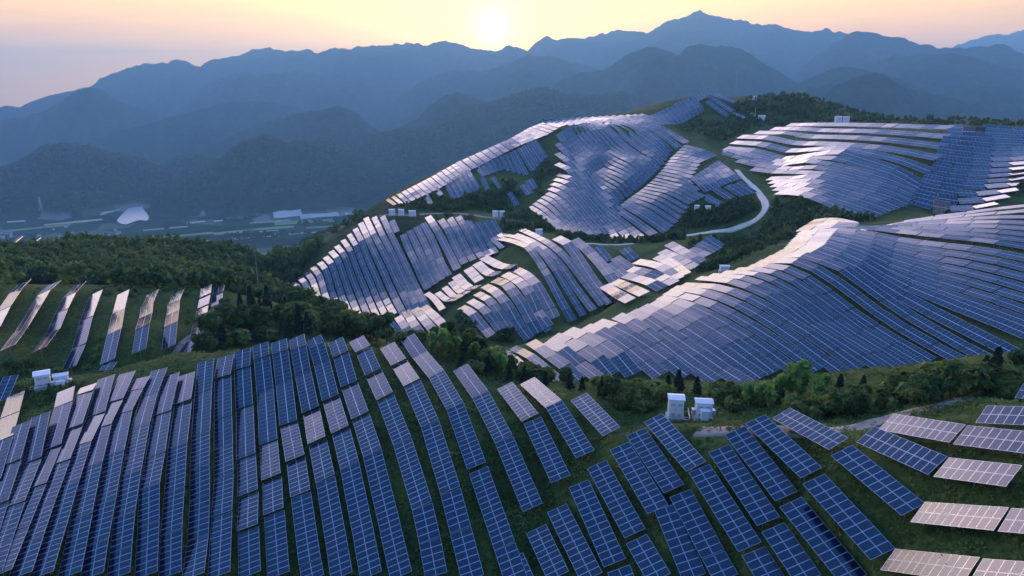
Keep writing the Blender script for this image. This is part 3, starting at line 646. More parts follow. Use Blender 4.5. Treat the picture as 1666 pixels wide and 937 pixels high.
# ---- ground materials
def forest_cols(N, L, pos, big, small):
    a = noise_node(N, L, small, 5, .65, pos); b = noise_node(N, L, big, 4, .6, pos)
    r1 = ramp_node(N, L, a.outputs[0], [(.30, (.010, .022, .012)), (.5, (.024, .052, .020)), (.72, (.055, .085, .028))])
    r2 = ramp_node(N, L, b.outputs[0], [(.35, (.55, .62, .60)), (.65, (1.25, 1.2, .95))])
    return mixc(N, L, 1.0, r1.outputs[0], r2.outputs[0], 'MULTIPLY'), a
def ground_mat():
    m, N, L, b = new_mat('hill grass and scrub')
    pos = N.new('ShaderNodeNewGeometry').outputs['Position']
    fine = noise_node(N, L, 1.3, 7, .7, pos); mid = noise_node(N, L, .11, 5, .6, pos); big = noise_node(N, L, .016, 3, .5, pos)
    g = ramp_node(N, L, fine.outputs[0], [(.28, (.020, .038, .014)), (.48, (.055, .092, .028)), (.66, (.105, .145, .046)), (.8, (.16, .16, .07))])
    t = ramp_node(N, L, mid.outputs[0], [(.32, (.50, .60, .55)), (.6, (1.1, 1.05, .8)), (.75, (1.7, 1.45, .95))])
    c = mixc(N, L, 1.0, g.outputs[0], t.outputs[0], 'MULTIPLY')
    # bare soil in irregular patches
    so = noise_node(N, L, .055, 6, .62, pos, .6)
    f = N.new('ShaderNodeMapRange'); L.new(so.outputs[0], f.inputs[0]); f.inputs[1].default_value = .60; f.inputs[2].default_value = .72
    c = mixc(N, L, f.outputs[0], c, (.105, .085, .066))
    at = N.new('ShaderNodeAttribute'); at.attribute_name = 'valley'
    # valley fields
    vo = N.new('ShaderNodeTexVoronoi'); vo.inputs['Scale'].default_value = .013; vo.distance = 'CHEBYCHEV'
    mp = N.new('ShaderNodeMapping'); mp.inputs['Rotation'].default_value = (0, 0, .5); mp.inputs['Scale'].default_value = (1, .45, 0); L.new(pos, mp.inputs[0]); L.new(mp.outputs[0], vo.inputs['Vector'])
    sx = N.new('ShaderNodeSeparateColor'); L.new(vo.outputs['Color'], sx.inputs[0])
    fr = ramp_node(N, L, sx.outputs[0], [(0, (.06, .12, .05)), (.25, (.10, .19, .07)), (.45, (.15, .25, .10)), (.6, (.08, .16, .06)), (.78, (.22, .28, .13)), (.9, (.38, .34, .28)), (.95, (.55, .50, .43))])
    fr.color_ramp.interpolation = 'CONSTANT'
    fn = ramp_node(N, L, noise_node(N, L, .03, 4, .6, pos).outputs[0], [(.35, (.7, .75, .75)), (.65, (1.2, 1.15, 1.1))])
    fc = mixc(N, L, 1.0, fr.outputs[0], fn.outputs[0], 'MULTIPLY')
    wood, _ = forest_cols(N, L, pos, .004, .03)
    wf = N.new('ShaderNodeMapRange'); L.new(noise_node(N, L, .0035, 4, .6, pos).outputs[0], wf.inputs[0]); wf.inputs[1].default_value = .56; wf.inputs[2].default_value = .58
    fc = mixc(N, L, wf.outputs[0], fc, wood)
    c = mixc(N, L, at.outputs['Fac'], c, fc)
    at2 = N.new('ShaderNodeAttribute'); at2.attribute_name = 'wood'
    wood2, wn = forest_cols(N, L, pos, .02, .16)
    c = mixc(N, L, at2.outputs['Fac'], c, wood2)
    L.new(c, b.inputs['Base Color']); b.inputs['Roughness'].default_value = .95; b.inputs['Specular IOR Level'].default_value = .1
    bp = N.new('ShaderNodeBump'); bp.inputs['Strength'].default_value = .8; bp.inputs['Distance'].default_value = .35; L.new(fine.outputs[0], bp.inputs['Height']); L.new(bp.outputs[0], b.inputs['Normal'])
    return m
def mountain_mat():
    m, N, L, b = new_mat('forested mountain')
    pos = N.new('ShaderNodeNewGeometry').outputs['Position']
    c, a = forest_cols(N, L, pos, .0022, .022)
    at = N.new('ShaderNodeAttribute'); at.attribute_name = 'valley'
    vo = N.new('ShaderNodeTexVoronoi'); vo.inputs['Scale'].default_value = .006; L.new(pos, vo.inputs['Vector'])
    sx = N.new('ShaderNodeSeparateColor'); L.new(vo.outputs['Color'], sx.inputs[0])
    fr = ramp_node(N, L, sx.outputs[0], [(0, (.035, .07, .035)), (.3, (.07, .12, .05)), (.5, (.04, .08, .03)), (.7, (.12, .16, .08)), (.9, (.26, .24, .2))]); fr.color_ramp.interpolation = 'CONSTANT'
    wf = N.new('ShaderNodeMapRange'); L.new(noise_node(N, L, .0028, 4, .6, pos).outputs[0], wf.inputs[0]); wf.inputs[1].default_value = .50; wf.inputs[2].default_value = .53
    f2 = mixc(N, L, wf.outputs[0], fr.outputs[0], c)
    c = mixc(N, L, at.outputs['Fac'], c, f2)
    L.new(c, b.inputs['Base Color']); b.inputs['Roughness'].default_value = 1.0; b.inputs['Specular IOR Level'].default_value = 0
    bp = N.new('ShaderNodeBump'); bp.inputs['Strength'].default_value = 1.0; bp.inputs['Distance'].default_value = 14.0; L.new(a.outputs[0], bp.inputs['Height']); L.new(bp.outputs[0], b.inputs['Normal'])
    return m
flat = np.clip((VALLEY + 26 - zz) / 14, 0, 1) * np.clip((RRg - 1500) / 300, 0, 1)
aw = np.clip((RRg - 235) / 50, 0, 1) * np.clip((R(-4) - AA) / R(3), 0, 1)
aw = np.maximum(aw, np.clip((RRg - 640) / 80, 0, 1)) * (1 - flat)
attrs = {'valley': flat, 'wood': aw}
GROUND = sheet('ground', 0, k2, [ground_mat()], attrs)
MOUNT = sheet('mountains', k2 - 1, AA.shape[1], [mountain_mat()], {'valley': flat})
# air: one even volume round the whole place
HZ = MB(); topz = float(zz.max()) + 40
HZ.box((0, 0, (topz + VALLEY - 40) / 2), (38000, 38000, topz - (VALLEY - 40)))
hm = bpy.data.materials.new('haze'); hm.use_nodes = True; hn = hm.node_tree.nodes; hn.remove(hn['Principled BSDF'])
pv = hn.new('ShaderNodeVolumePrincipled'); pv.inputs['Color'].default_value = HAZE_COL; pv.inputs['Density'].default_value = HAZE_D; pv.inputs['Anisotropy'].default_value = HAZE_G
hm.node_tree.links.new(pv.outputs[0], hn['Material Output'].inputs['Volume'])
tag(obj('haze', HZ.mesh('haze', [hm])), kind='stuff')
print('ground ready', topz)
# ---------------------------------------------------------------- solar tables
TW = 3.6                    # width of a table, two modules
TILT = R(22)
def panel_mat(name, grid, tone=0.0):
    """dark blue crystalline cells under smooth glass"""
    m, N, L, b = new_mat(name)
    def mth(op, a, c=None, cl=False):
        n = N.new('ShaderNodeMath'); n.operation = op; n.use_clamp = cl
        for i, v in enumerate((a, c)):
            if v is None: continue
            if isinstance(v, (int, float)): n.inputs[i].default_value = v
            else: L.new(v, n.inputs[i])
        return n.outputs[0]
    pos = N.new('ShaderNodeNewGeometry').outputs['Position']
    oi = N.new('ShaderNodeObjectInfo'); at = N.new('ShaderNodeAttribute'); at.attribute_name = 'rnd'
    rnd = mth('FRACT', mth('ADD', oi.outputs['Random'], at.outputs['Fac']))
    cell = ramp_node(N, L, rnd, [(0, (.0015, .006, .028)), (.4, (.002, .009, .040)), (.75, (.004, .010, .034)), (1, (.007, .010, .030))])
    dirt = noise_node(N, L, .9, 5, .6, pos)
    dr = ramp_node(N, L, dirt.outputs[0], [(.3, (.85, .87, .9)), (.7, (1.2, 1.15, 1.1))])
    c = mixc(N, L, 1.0, cell.outputs[0], dr.outputs[0], 'MULTIPLY')
    rough = .13
    if grid:
        uv = N.new('ShaderNodeUVMap'); s = N.new('ShaderNodeSeparateXYZ'); L.new(uv.outputs[0], s.inputs[0])   # u: metres / module, v: metres across
        def line(x, per, half):
            fr = mth('FRACT', mth('ADD', mth('DIVIDE', x, per), .5)); d = mth('MULTIPLY', mth('ABSOLUTE', mth('SUBTRACT', fr, .5)), per)
            return mth('LESS_THAN', d, half)
        lu = line(s.outputs[0], 1.0, .028); lv = line(s.outputs[1], TW / 2, .05)
        ln = mth('MAXIMUM', lu, lv)
        c = mixc(N, L, lu, c, (.22, .25, .32)); c = mixc(N, L, lv, c, (.66, .70, .76))
        L.new(mth('ADD', mth('MULTIPLY', ln, .35), rough), b.inputs['Roughness'])
    else: b.inputs['Roughness'].default_value = rough
    L.new(c, b.inputs['Base Color'])
    b.inputs['IOR'].default_value = PANEL_IOR; b.inputs['Coat Weight'].default_value = 0.0
    return m
PANEL_IOR = 1.68
M_grid = panel_mat('glass over blue cells with module lines', True)
M_glass = panel_mat('glass over blue cells', False)
M_rim = simple_mat('aluminium rim', (.50, .53, .58), .38, .6, .06, 3)
M_back = simple_mat('white backsheet', (.34, .35, .36), .6, 0, .1, 2)
M_steel = simple_mat('galvanised steel', (.36, .37, .38), .45, .8, .15, 4)
M_conc = simple_mat('concrete', (.42, .40, .37), .85, 0, .2, 1.5)
import collections
print('tables', len(TABS), collections.Counter(T['field'] for T in TABS))
for f in ('near', 'ridge', 'mid', 'big', 'far', 'upper'):
    q = [T['ln'] for T in TABS if T['field'] == f]; print(f, 'len', np.percentile(q, [5, 50, 95]).round(1))
def gz1(x, y): return float(ground_z(np.array([x]), np.array([y]))[0])
def nmod(T): return max(1, int(round(T['ln'] / (T['tw'] * .32))))
def deck_geo(T, thick=.05):
    h = T['ln'] / 2; k = nmod(T); v = T['tw'] / 2
    c = T['c']; t, w, n = T['t'], T['w'], T['n3']
    C = [c + t * a + w * b for a, b in ((-h, -v), (h, -v), (h, v), (-h, v))]
    top = C; bot = [p - n * thick for p in C]
    Vv = top + bot; Q = [(0, 1, 2, 3), (7, 6, 5, 4), (0, 4, 5, 1), (1, 5, 6, 2), (2, 6, 7, 3), (3, 7, 4, 0)]
    if np.dot(np.cross(Vv[1] - Vv[0], Vv[2] - Vv[0]), n) < 0: Q = [q[::-1] for q in Q]
    uvc = {0: (0, 0), 1: (k, 0), 2: (k, TW), 3: (0, TW)}
    uv = [uvc.get(i, (.3, .3)) if qi == 0 else (.3, .3) for qi, q in enumerate(Q) for i in q]
    return Vv, Q, uv
def post_spots(T, step=4.0):
    k = max(2, int(round(T['ln'] / step)) + 1)
    return [T['c'] + T['t'] * (T['ln'] * (j / (k - 1) - .5) * .82) for j in range(k)]
def support(mb, T):
    """purlins and slanted rafters under the deck"""
    for s in (-.9, .9):
        a = T['c'] + T['w'] * s - T['n3'] * .11; h = T['t'] * T['ln'] * .485
        mb.bar(a - h, a + h, .08, .07)
    for p in post_spots(T):
        q = p - T['n3'] * .19; mb.bar(q - T['w'] * 1.35, q + T['w'] * 1.35, .07, .08)
ORD = ['zeroth', 'first', 'second', 'third', 'fourth', 'fifth', 'sixth', 'seventh', 'eighth', 'ninth', 'tenth', 'eleventh', 'twelfth', 'thirteenth', 'fourteenth', 'fifteenth',
       'sixteenth', 'seventeenth', 'eighteenth', 'nineteenth', 'twentieth']
def ordn(i):
    if i <= 20: return ORD[i]
    t, u = divmod(i, 10); return {2: 'twent', 3: 'thirt', 4: 'fort', 5: 'fift', 6: 'sixt', 7: 'sevent', 8: 'eight', 9: 'ninet', 10: 'hundred and t'}[t] + ('ieth' if u == 0 else 'y-' + ORD[u])
# ---- which tables are things of their own: the 300 that show largest
TABS.sort(key=lambda T: -T['size'])
own, rest = TABS[:298], TABS[298:]
# module mesh: a glass pane in an aluminium rim, one metre by one metre, scaled to size
def module_mesh(name, rx, ry):
    a, b = .5, .5; z = .02
    o = [(-a, -b, 0), (a, -b, 0), (a, b, 0), (-a, b, 0)]; i = [(-a + rx, -b + ry, 0), (a - rx, -b + ry, 0), (a - rx, b - ry, 0), (-a + rx, b - ry, 0)]
    lo = [(x, y, -.04) for x, y, _ in o]; inn = [(x, y, -.006) for x, y, _ in i]
    Vv = o + i + inn + lo
    Q = [(8, 9, 10, 11)] + [(k, (k + 1) % 4, 4 + (k + 1) % 4, 4 + k) for k in range(4)] + [(4 + k, 4 + (k + 1) % 4, 8 + (k + 1) % 4, 8 + k) for k in range(4)] \
        + [((k + 1) % 4, k, 12 + k, 12 + (k + 1) % 4) for k in range(4)] + [(15, 14, 13, 12)]
    return mesh_np(name, Vv, Q, [M_glass, M_rim, M_back], [0] + [1] * 12 + [2])
MODM = module_mesh('solar_module', .037, .024)
rowsets = {}
for T in TABS: rowsets.setdefault((T['field'], str(T['row'])), []).append(T)
near_names = [n for n, _ in NEAR]
def mat4(t, w, n, c, s=(1, 1, 1)):
    from mathutils import Matrix
    M = Matrix.Identity(4)
    for i in range(3):
        M[i][0] = t[i] * s[0]; M[i][1] = w[i] * s[1]; M[i][2] = n[i] * s[2]; M[i][3] = c[i]
    return M
from mathutils import Vector, Matrix
def tone_of(T):
    """how the table reads from the drone: what part of the evening sky its glass mirrors"""
    v = T['c'] - np.array([0, 0, CAMZ]); v /= np.linalg.norm(v); r = v - 2 * np.dot(v, T['n3']) * T['n3']
    e = math.degrees(math.asin(max(-1, min(1, r[2]))))
    return 'pale' if e < 28 and r[1] > 0 else ('lavender' if e < 45 and r[1] > 0 else 'dark blue')
for T in own:
    t, w, n, c = T['t'], T['w'], T['n3'], T['c']
    if np.dot(np.cross(t, w), n) < 0: w = -w
    T['w'] = w if True else w
    if np.dot(np.cross(T['t'], T['w']), T['n3']) < 0: pass
    g = gz1(c[0], c[1])
    root = empty('solar_table', (c[0], c[1], g)); T['root'] = root
    Mi = Matrix.Translation(Vector((c[0], c[1], g))).inverted()
    detailed = T['dist'] < 118 and T['field'] == 'near'
    k = nmod(T)
    if detailed:
        mw = T['ln'] / k
        for i in range(k):
            for sgn in (-1, 1):
                o = obj('solar_module', MODM, root)
                cc = c + t * ((i + .5) * mw - T['ln'] / 2) + w * sgn * (T['tw'] / 4)
                j = random.gauss(0, .0035); n2 = n + t * j + w * random.gauss(0, .0035); n2 /= np.linalg.norm(n2)
                t2 = t - n2 * np.dot(t, n2); t2 /= np.linalg.norm(t2); w2 = np.cross(n2, t2)
                o.matrix_local = Mi @ mat4(t2, w2, n2, cc, (mw - .015, T['tw'] / 2 - .03, 1))
    else:
        Vv, Q, uv = deck_geo(T); Vl = np.array(Vv) - np.array([c[0], c[1], g])
        obj('solar_panels', mesh_np('solar_panels', Vl, Q, [M_grid, M_back, M_rim], [0, 1, 2, 2, 2, 2], uv=uv), root)
    mb = MB(); support(mb, T); me = mb.mesh('support_frame', [M_steel]); me.transform(Mi); obj('support_frame', me, root)
    for p in post_spots(T):
        q = p - n * .22; gg = gz1(q[0], q[1]); top = q[2]
        mb = MB(); mb.tube((q[0], q[1], min(gg, top - .4) - .3), (q[0], q[1], top), .06, .05, 6); me = mb.mesh('post', [M_steel]); me.transform(Mi); obj('post', me, root)
# ---- the many smaller tables beyond, one mass
Vs = []; Qs = []; UV = []; RN = []; MI = []; nvt = 0
for T in rest:
    Vv, Q, uv = deck_geo(T, .10); Vs.append(np.array(Vv)); Qs.append(np.array(Q) + nvt); UV += uv; nvt += 8; r = random.random(); RN += [r] * 8; MI += [0, 1, 2, 2, 2, 2]
    for p in post_spots(T, 5.5):
        q = p - T['n3'] * .1; gg = min(gz1(q[0], q[1]), q[2] - .3) - .3
        b = .07; mbv = np.array([[q[0] + dx, q[1] + dy, zz_] for zz_ in (gg, q[2]) for dx, dy in ((-b, -b), (b, -b), (b, b), (-b, b))])
        Vs.append(mbv); Qs.append(np.array([(0, 1, 5, 4), (1, 2, 6, 5), (2, 3, 7, 6), (3, 0, 4, 7)]) + nvt); UV += [(.3, .3)] * 16; RN += [r] * 8; MI += [3] * 4; nvt += 8
me = mesh_np('solar_tables', np.vstack(Vs), np.vstack(Qs), [M_grid, M_back, M_rim, M_steel], MI, uv=UV, attrs={'rnd': ('POINT', RN)})
tag(obj('solar_tables', me), kind='stuff')

# ---------------------------------------------------------------- vegetation
def leaf_mat(name, stops, trans=.45):
    m, N, L, b = new_mat(name)
    at = N.new('ShaderNodeAttribute'); at.attribute_name = 'rnd'; oi = N.new('ShaderNodeObjectInfo')
    ad = N.new('ShaderNodeMath'); ad.operation = 'MULTIPLY_ADD'; L.new(oi.outputs['Random'], ad.inputs[0]); ad.inputs[1].default_value = .35; L.new(at.outputs['Fac'], ad.inputs[2])
    mr = N.new('ShaderNodeMapRange'); mr.inputs[2].default_value = 1.35; L.new(ad.outputs[0], mr.inputs[0])
    r = ramp_node(N, L, mr.outputs[0], stops)
    L.new(r.outputs[0], b.inputs['Base Color']); b.inputs['Roughness'].default_value = .75; b.inputs['Specular IOR Level'].default_value = .2
    tr = N.new('ShaderNodeBsdfTranslucent'); L.new(r.outputs[0], tr.inputs[0]); ms = N.new('ShaderNodeMixShader'); ms.inputs[0].default_value = trans
    L.new(b.outputs[0], ms.inputs[1]); L.new(tr.outputs[0], ms.inputs[2]); L.new(ms.outputs[0], N['Material Output'].inputs[0])
    return m
M_bush = leaf_mat('bush leaves', [(0, (.060, .090, .022)), (.35, (.12, .175, .042)), (.65, (.19, .26, .066)), (1, (.29, .33, .11))])
M_broad = leaf_mat('broad leaves', [(0, (.028, .060, .018)), (.4, (.070, .13, .038)), (.7, (.125, .195, .052)), (1, (.21, .27, .085))])
M_con = leaf_mat('needles', [(0, (.012, .028, .016)), (.5, (.024, .046, .026)), (1, (.045, .072, .036))], .1)
M_bam = leaf_mat('bamboo leaves', [(0, (.09, .18, .045)), (.5, (.16, .29, .065)), (1, (.28, .40, .11))], .35)
M_bark = simple_mat('bark', (.07, .055, .042), .9, 0, .3, 3)
def leaves(C, Nn, size, rg, up=.25):
    """one quad per point C facing roughly along Nn"""
    n = len(C); d = Nn + rg.normal(0, .55, (n, 3)); d[:, 2] += up; d /= np.linalg.norm(d, axis=1)[:, None] + 1e-9
    a = rg.normal(0, 1, (n, 3)); u = np.cross(d, a); u /= np.linalg.norm(u, axis=1)[:, None] + 1e-9; v = np.cross(d, u)
    s = size * rg.uniform(.6, 1.3, n)[:, None]; el = rg.uniform(.45, .75, n)[:, None]
    P4 = np.stack([C - u * s, C - v * s * el, C + u * s, C + v * s * el], 1)
    return P4.reshape(-1, 3), np.arange(4 * n).reshape(n, 4)
def crown_blobs(blobs, n, size, rg):
    """leaf quads spread through irregular clumps; returns V, Q, rnd per vertex"""
    vol = np.array([b[3] * b[4] * b[3] for b in blobs]); cnt = np.maximum(6, (vol ** .67 / (vol ** .67).sum() * n).astype(int))
    Vs, Qs, Rs = [], [], []; k = 0
    for (x, y, z, rx, rz), c in zip(blobs, cnt):
        d = rg.normal(0, 1, (c, 3)); d /= np.linalg.norm(d, axis=1)[:, None]; rr_ = rg.uniform(.45, 1.05, c) ** .6
        lump = 1 + .22 * np.sin(d[:, 0] * 5 + x * 9) * np.cos(d[:, 1] * 4 + y * 7)
        C = np.array([x, y, z]) + d * (rr_ * lump)[:, None] * np.array([rx, rx, rz])
        V, Q = leaves(C, d, size, rg); Vs.append(V); Qs.append(Q + k); k += len(V)
        base = rg.uniform(.05, .7); Rs.append(np.repeat(np.clip(base + rg.normal(0, .14, c), 0, 1), 4))
    return np.vstack(Vs), np.vstack(Qs), np.concatenate(Rs)
def geo_bush(n, seed, size=.16):
    rg = np.random.default_rng(seed); bl = []
    for i in range(7):
        a = rg.uniform(0, 6.3); r = rg.uniform(0, .62); h = rg.uniform(.22, .62)
        bl.append((r * math.cos(a), r * math.sin(a), h, rg.uniform(.22, .42), rg.uniform(.2, .36)))
    return crown_blobs(bl, n, size, rg)
def geo_tree(n, seed, size=.09):
    rg = np.random.default_rng(seed); bl = []
    for i in range(11):
        a = rg.uniform(0, 6.3); h = rg.uniform(.38, .92); r = rg.uniform(0, .30) * (1.25 - h)
        bl.append((r * 1.5 * math.cos(a), r * 1.5 * math.sin(a), h, rg.uniform(.13, .22), rg.uniform(.10, .17)))
    return crown_blobs(bl, n, size, rg)
def geo_conifer(n, seed, size=.07):
    rg = np.random.default_rng(seed); h = rg.uniform(.10, 1.0, n) ** .9; tier = (h * 9) % 1; r = (1.02 - h) * .24 * (.55 + .6 * (1 - tier)) * rg.uniform(.35, 1, n) ** .5
    a = rg.uniform(0, 6.283, n); d = np.stack([np.cos(a), np.sin(a), np.full(n, -.15)], 1)
    V, Q = leaves(np.stack([np.cos(a) * r, np.sin(a) * r, h], 1), d, size, rg, .1)
    return V, Q, np.repeat(np.clip(rg.normal(.45, .22, n), 0, 1), 4)
def geo_bamboo(n, seed, size=.10):
    rg = np.random.default_rng(seed); Vs, Qs, Rs = [], [], []; k = 0
    for i in range(14):
        a = rg.uniform(0, 6.28); lean = rg.uniform(.05, .34); hh = rg.uniform(.65, 1.05); c = n // 14
        t = rg.uniform(.22, 1, c) ** .8; px_ = np.cos(a) * lean * t ** 1.8 + rg.normal(0, .05, c) * (.4 + t); py_ = np.sin(a) * lean * t ** 1.8 + rg.normal(0, .05, c) * (.4 + t); pz = hh * (t - .16 * t ** 4) + rg.normal(0, .025, c)
        d = np.stack([np.full(c, math.cos(a)), np.full(c, math.sin(a)), np.full(c, .3)], 1)
        V, Q = leaves(np.stack([px_, py_, pz], 1), d, size, rg, .0); Vs.append(V); Qs.append(Q + k); k += len(V)
        Rs.append(np.repeat(np.clip(rg.uniform(.1, .7) + rg.normal(0, .1, c) + .2 * t, 0, 1), 4))
    return np.vstack(Vs), np.vstack(Qs), np.concatenate(Rs)
def trunk_geo(h, r, limbs, seed):
    rg = random.Random(seed); mb = MB(); p = np.array([0, 0, -.06]); 
    for i in range(3):
        q = np.array([rg.gauss(0, .012) * (i + 1), rg.gauss(0, .012) * (i + 1), h * (i + 1) / 3]); mb.tube(p, q, r * (1 - i * .26), r * (.74 - i * .26), 6, cap=False); p = q
    for i in range(limbs):
        a = rg.uniform(0, 6.28); z = h * rg.uniform(.4, .85); l = rg.uniform(.12, .24)
        mb.tube((0, 0, z), (math.cos(a) * l, math.sin(a) * l, z + l * rg.uniform(.5, 1.1)), r * .4, r * .12, 5, cap=False)
    return mb
KIND = {}
def proto(kind, mat, geo, trunk, n, labels):
    KIND[kind] = []
    for s in range(3):
        V, Q, r = geo(n, 31 * s + len(kind)); cm = mesh_np(kind + '_crown', V, Q, [mat], attrs={'rnd': ('POINT', r)})
        tm = trunk(s).mesh(kind + '_trunk', [M_bark]); KIND[kind].append((cm, tm))
proto('bush', M_bush, geo_bush, lambda s: trunk_geo(.4, .035, 5, s), 900, None)
proto('broadleaf_tree', M_broad, geo_tree, lambda s: trunk_geo(.62, .028, 6, s), 1100, None)
proto('conifer', M_con, geo_conifer, lambda s: trunk_geo(.95, .022, 0, s), 700, None)
proto('bamboo', M_bam, geo_bamboo, lambda s: trunk_geo(.7, .012, 7, s), 1300, None)
TREES = []
def plant(kind, x, y, h, wid=1.0, name=None):
    z = gz1(x, y); o = empty(kind, (x, y, z - .05)); cm, tm = KIND[kind][len(TREES) % 3]
    a = random.uniform(0, 6.28); o.rotation_euler.z = a; o.scale = (h * wid, h * wid, h)
    obj('crown', cm, o); obj('stem' if kind in ('bush', 'bamboo') else 'trunk', tm, o); TREES.append((o, kind, x, y, h)); return o
def at_px(px, py, r0, r1, lift=0.0):
    r = march(G1, px, py, r0, r1, lift); a, s = pix_dir(px, py); return r * math.sin(a), r * math.cos(a)
def in_poly(x, y, poly):
    c = False; j = len(poly) - 1
    for i in range(len(poly)):
        if (poly[i][1] > y) != (poly[j][1] > y) and x < (poly[j][0] - poly[i][0]) * (y - poly[i][1]) / (poly[j][1] - poly[i][1]) + poly[i][0]: c = not c
        j = i
    return c
# table footprints, so that nothing grows through the glass
TC = np.array([[T['c'][0], T['c'][1]] for T in TABS]); TT = np.array([T['t'][:2] / max(1e-6, np.linalg.norm(T['t'][:2])) for T in TABS]); TL = np.array([T['ln'] for T in TABS]); TWd = np.array([T['tw'] for T in TABS])
def clear_of_tables(x, y, m):
    d = np.stack([x - TC[:, 0], y - TC[:, 1]], 1); a = np.abs((d * TT).sum(1)); b = np.abs(d[:, 0] * TT[:, 1] - d[:, 1] * TT[:, 0])
    return not np.any((a < TL / 2 + m) & (b < TWd / 2 + m))
def scatter(poly, r0, r1, gap, n, rs, margin=.8, occupied=None):
    poly = P(poly); xs = [p[0] for p in poly]; ys = [p[1] for p in poly]; out = []; occ = occupied if occupied is not None else []
    for _ in range(n):
        px, py = rs.uniform(min(xs), max(xs)), rs.uniform(min(ys), max(ys))
        if not in_poly(px, py, poly): continue
        x, y = at_px(px, py, r0, r1)
        if any((x - a) ** 2 + (y - b) ** 2 < gap * gap for a, b in occ) or not clear_of_tables(x, y, margin) or not off_road(x, y, 2.2): continue
        occ.append((x, y)); out.append((x, y, px, py))
    return out
ROAD_PX = {'road': ('1198,276 1208,288 1222,300 1234,312 1243,325 1247,337 1240,350 1222,362 1198,369 1170,376 1140,380 1110,384 1090,387', 355, 470), 'lower': ('1032,397 1000,399 960,397 925,399 905,396', 340, 430),
    'track': ('612,351 660,353 700,350 750,349 790,354 840,360 858,362', 400, 470), 'dirt': ('1130,702 1180,700 1240,700 1330,705 1375,700 1420,690 1460,680 1500,668 1540,658 1590,648', 85, 135)}
ROADP = np.vstack([resample([at_px(a, b, r0, r1) for a, b in P(t)], 60) for t, r0, r1 in ROAD_PX.values()])
def off_road(x, y, m):
    d = np.hypot(ROADP[:, 0] - x, ROADP[:, 1] - y); rp = np.hypot(x, y); i = int(np.argmin(d))
    if d[i] < m: return False
    # nothing tall stands directly in front of a road as the slope drops towards the drone
    az = math.atan2(x, y); da = np.abs(np.arctan2(ROADP[:, 0], ROADP[:, 1]) - az); rr_ = np.hypot(ROADP[:, 0], ROADP[:, 1])
    return not np.any((da < 3.0 / rp) & (rr_ > rp) & (rr_ < rp + m * 3.2))
rs = random.Random(3); OCC = []
for px, py, h in [(1285, 645, 6.2), (1302, 650, 6.6), (1268, 652, 5.0), (1330, 658, 5.2), (1215, 662, 4.4), (1238, 664, 4.8), (1252, 668, 3.8), (703, 575, 4.6), (722, 572, 5.0), (741, 578, 4.2), (770, 590, 4.6), (807, 603, 5.4), (818, 611, 4.6)]:
    x, y = at_px(px, py, 100, 160); OCC.append((x, y)); plant('bamboo', x, y, h, .75)
for px, py, h in [(757, 572, 3.8), (776, 578, 4.4), (752, 596, 3.6), (773, 600, 4.2), (793, 606, 4.0), (829, 617, 3.2), (853, 621, 3.8), (926, 634, 3.8), (947, 636, 3.2), (979, 646, 4.2), (887, 626, 3.2), (1086, 640, 4.0), (1103, 636, 4.6), (1133, 642, 3.8),
                  (1365, 638, 3.6), (1402, 640, 3.4), (1617, 612, 4.8), (1600, 614, 3.6), (1507, 628, 3.8), (1655, 598, 3.2)]:
    x, y = at_px(px, py, 100, 165); OCC.append((x, y)); plant('conifer', x, y, h * .82, 1.4)
for poly, r0, r1, gap, n, kinds, h0, h1 in [
    ('680,545 790,560 860,600 930,625 1080,640 1075,665 1010,665 930,640 880,625 830,615 770,610 735,592 690,575 655,550', 100, 160, 2.3, 700, ('bush', 'bush', 'bush', 'broadleaf_tree'), 1.7, 3.6),
    ('1165,640 1250,655 1350,650 1450,640 1560,622 1666,600 1666,628 1600,640 1540,655 1450,668 1360,684 1250,672 1170,668', 95, 160, 2.2, 1100, ('bush', 'bush', 'bush', 'broadleaf_tree'), 1.7, 3.8),
    ('1470,690 1560,652 1640,640 1650,655 1560,668 1500,680', 85, 130, 2.0, 160, ('bush',), 1.2, 2.2),
    ('335,585 330,540 370,505 440,500 520,512 590,535 640,562 600,555 540,550 450,555 380,570', 150, 270, 3.8, 900, ('broadleaf_tree', 'broadleaf_tree', 'bush', 'conifer'), 3.6, 6.6)]:
    for x, y, px, py in scatter(poly, r0, r1, gap, n, rs, .8, OCC):
        k = rs.choice(kinds); h = rs.uniform(h0, h1) * (1.25 if k in ('broadleaf_tree', 'conifer') else 1.0)
        plant(k, x, y, h, {'bush': rs.uniform(1.0, 1.35), 'broadleaf_tree': rs.uniform(.95, 1.2), 'conifer': 1.1}[k])
print('trees', len(TREES), collections.Counter(t[1] for t in TREES))
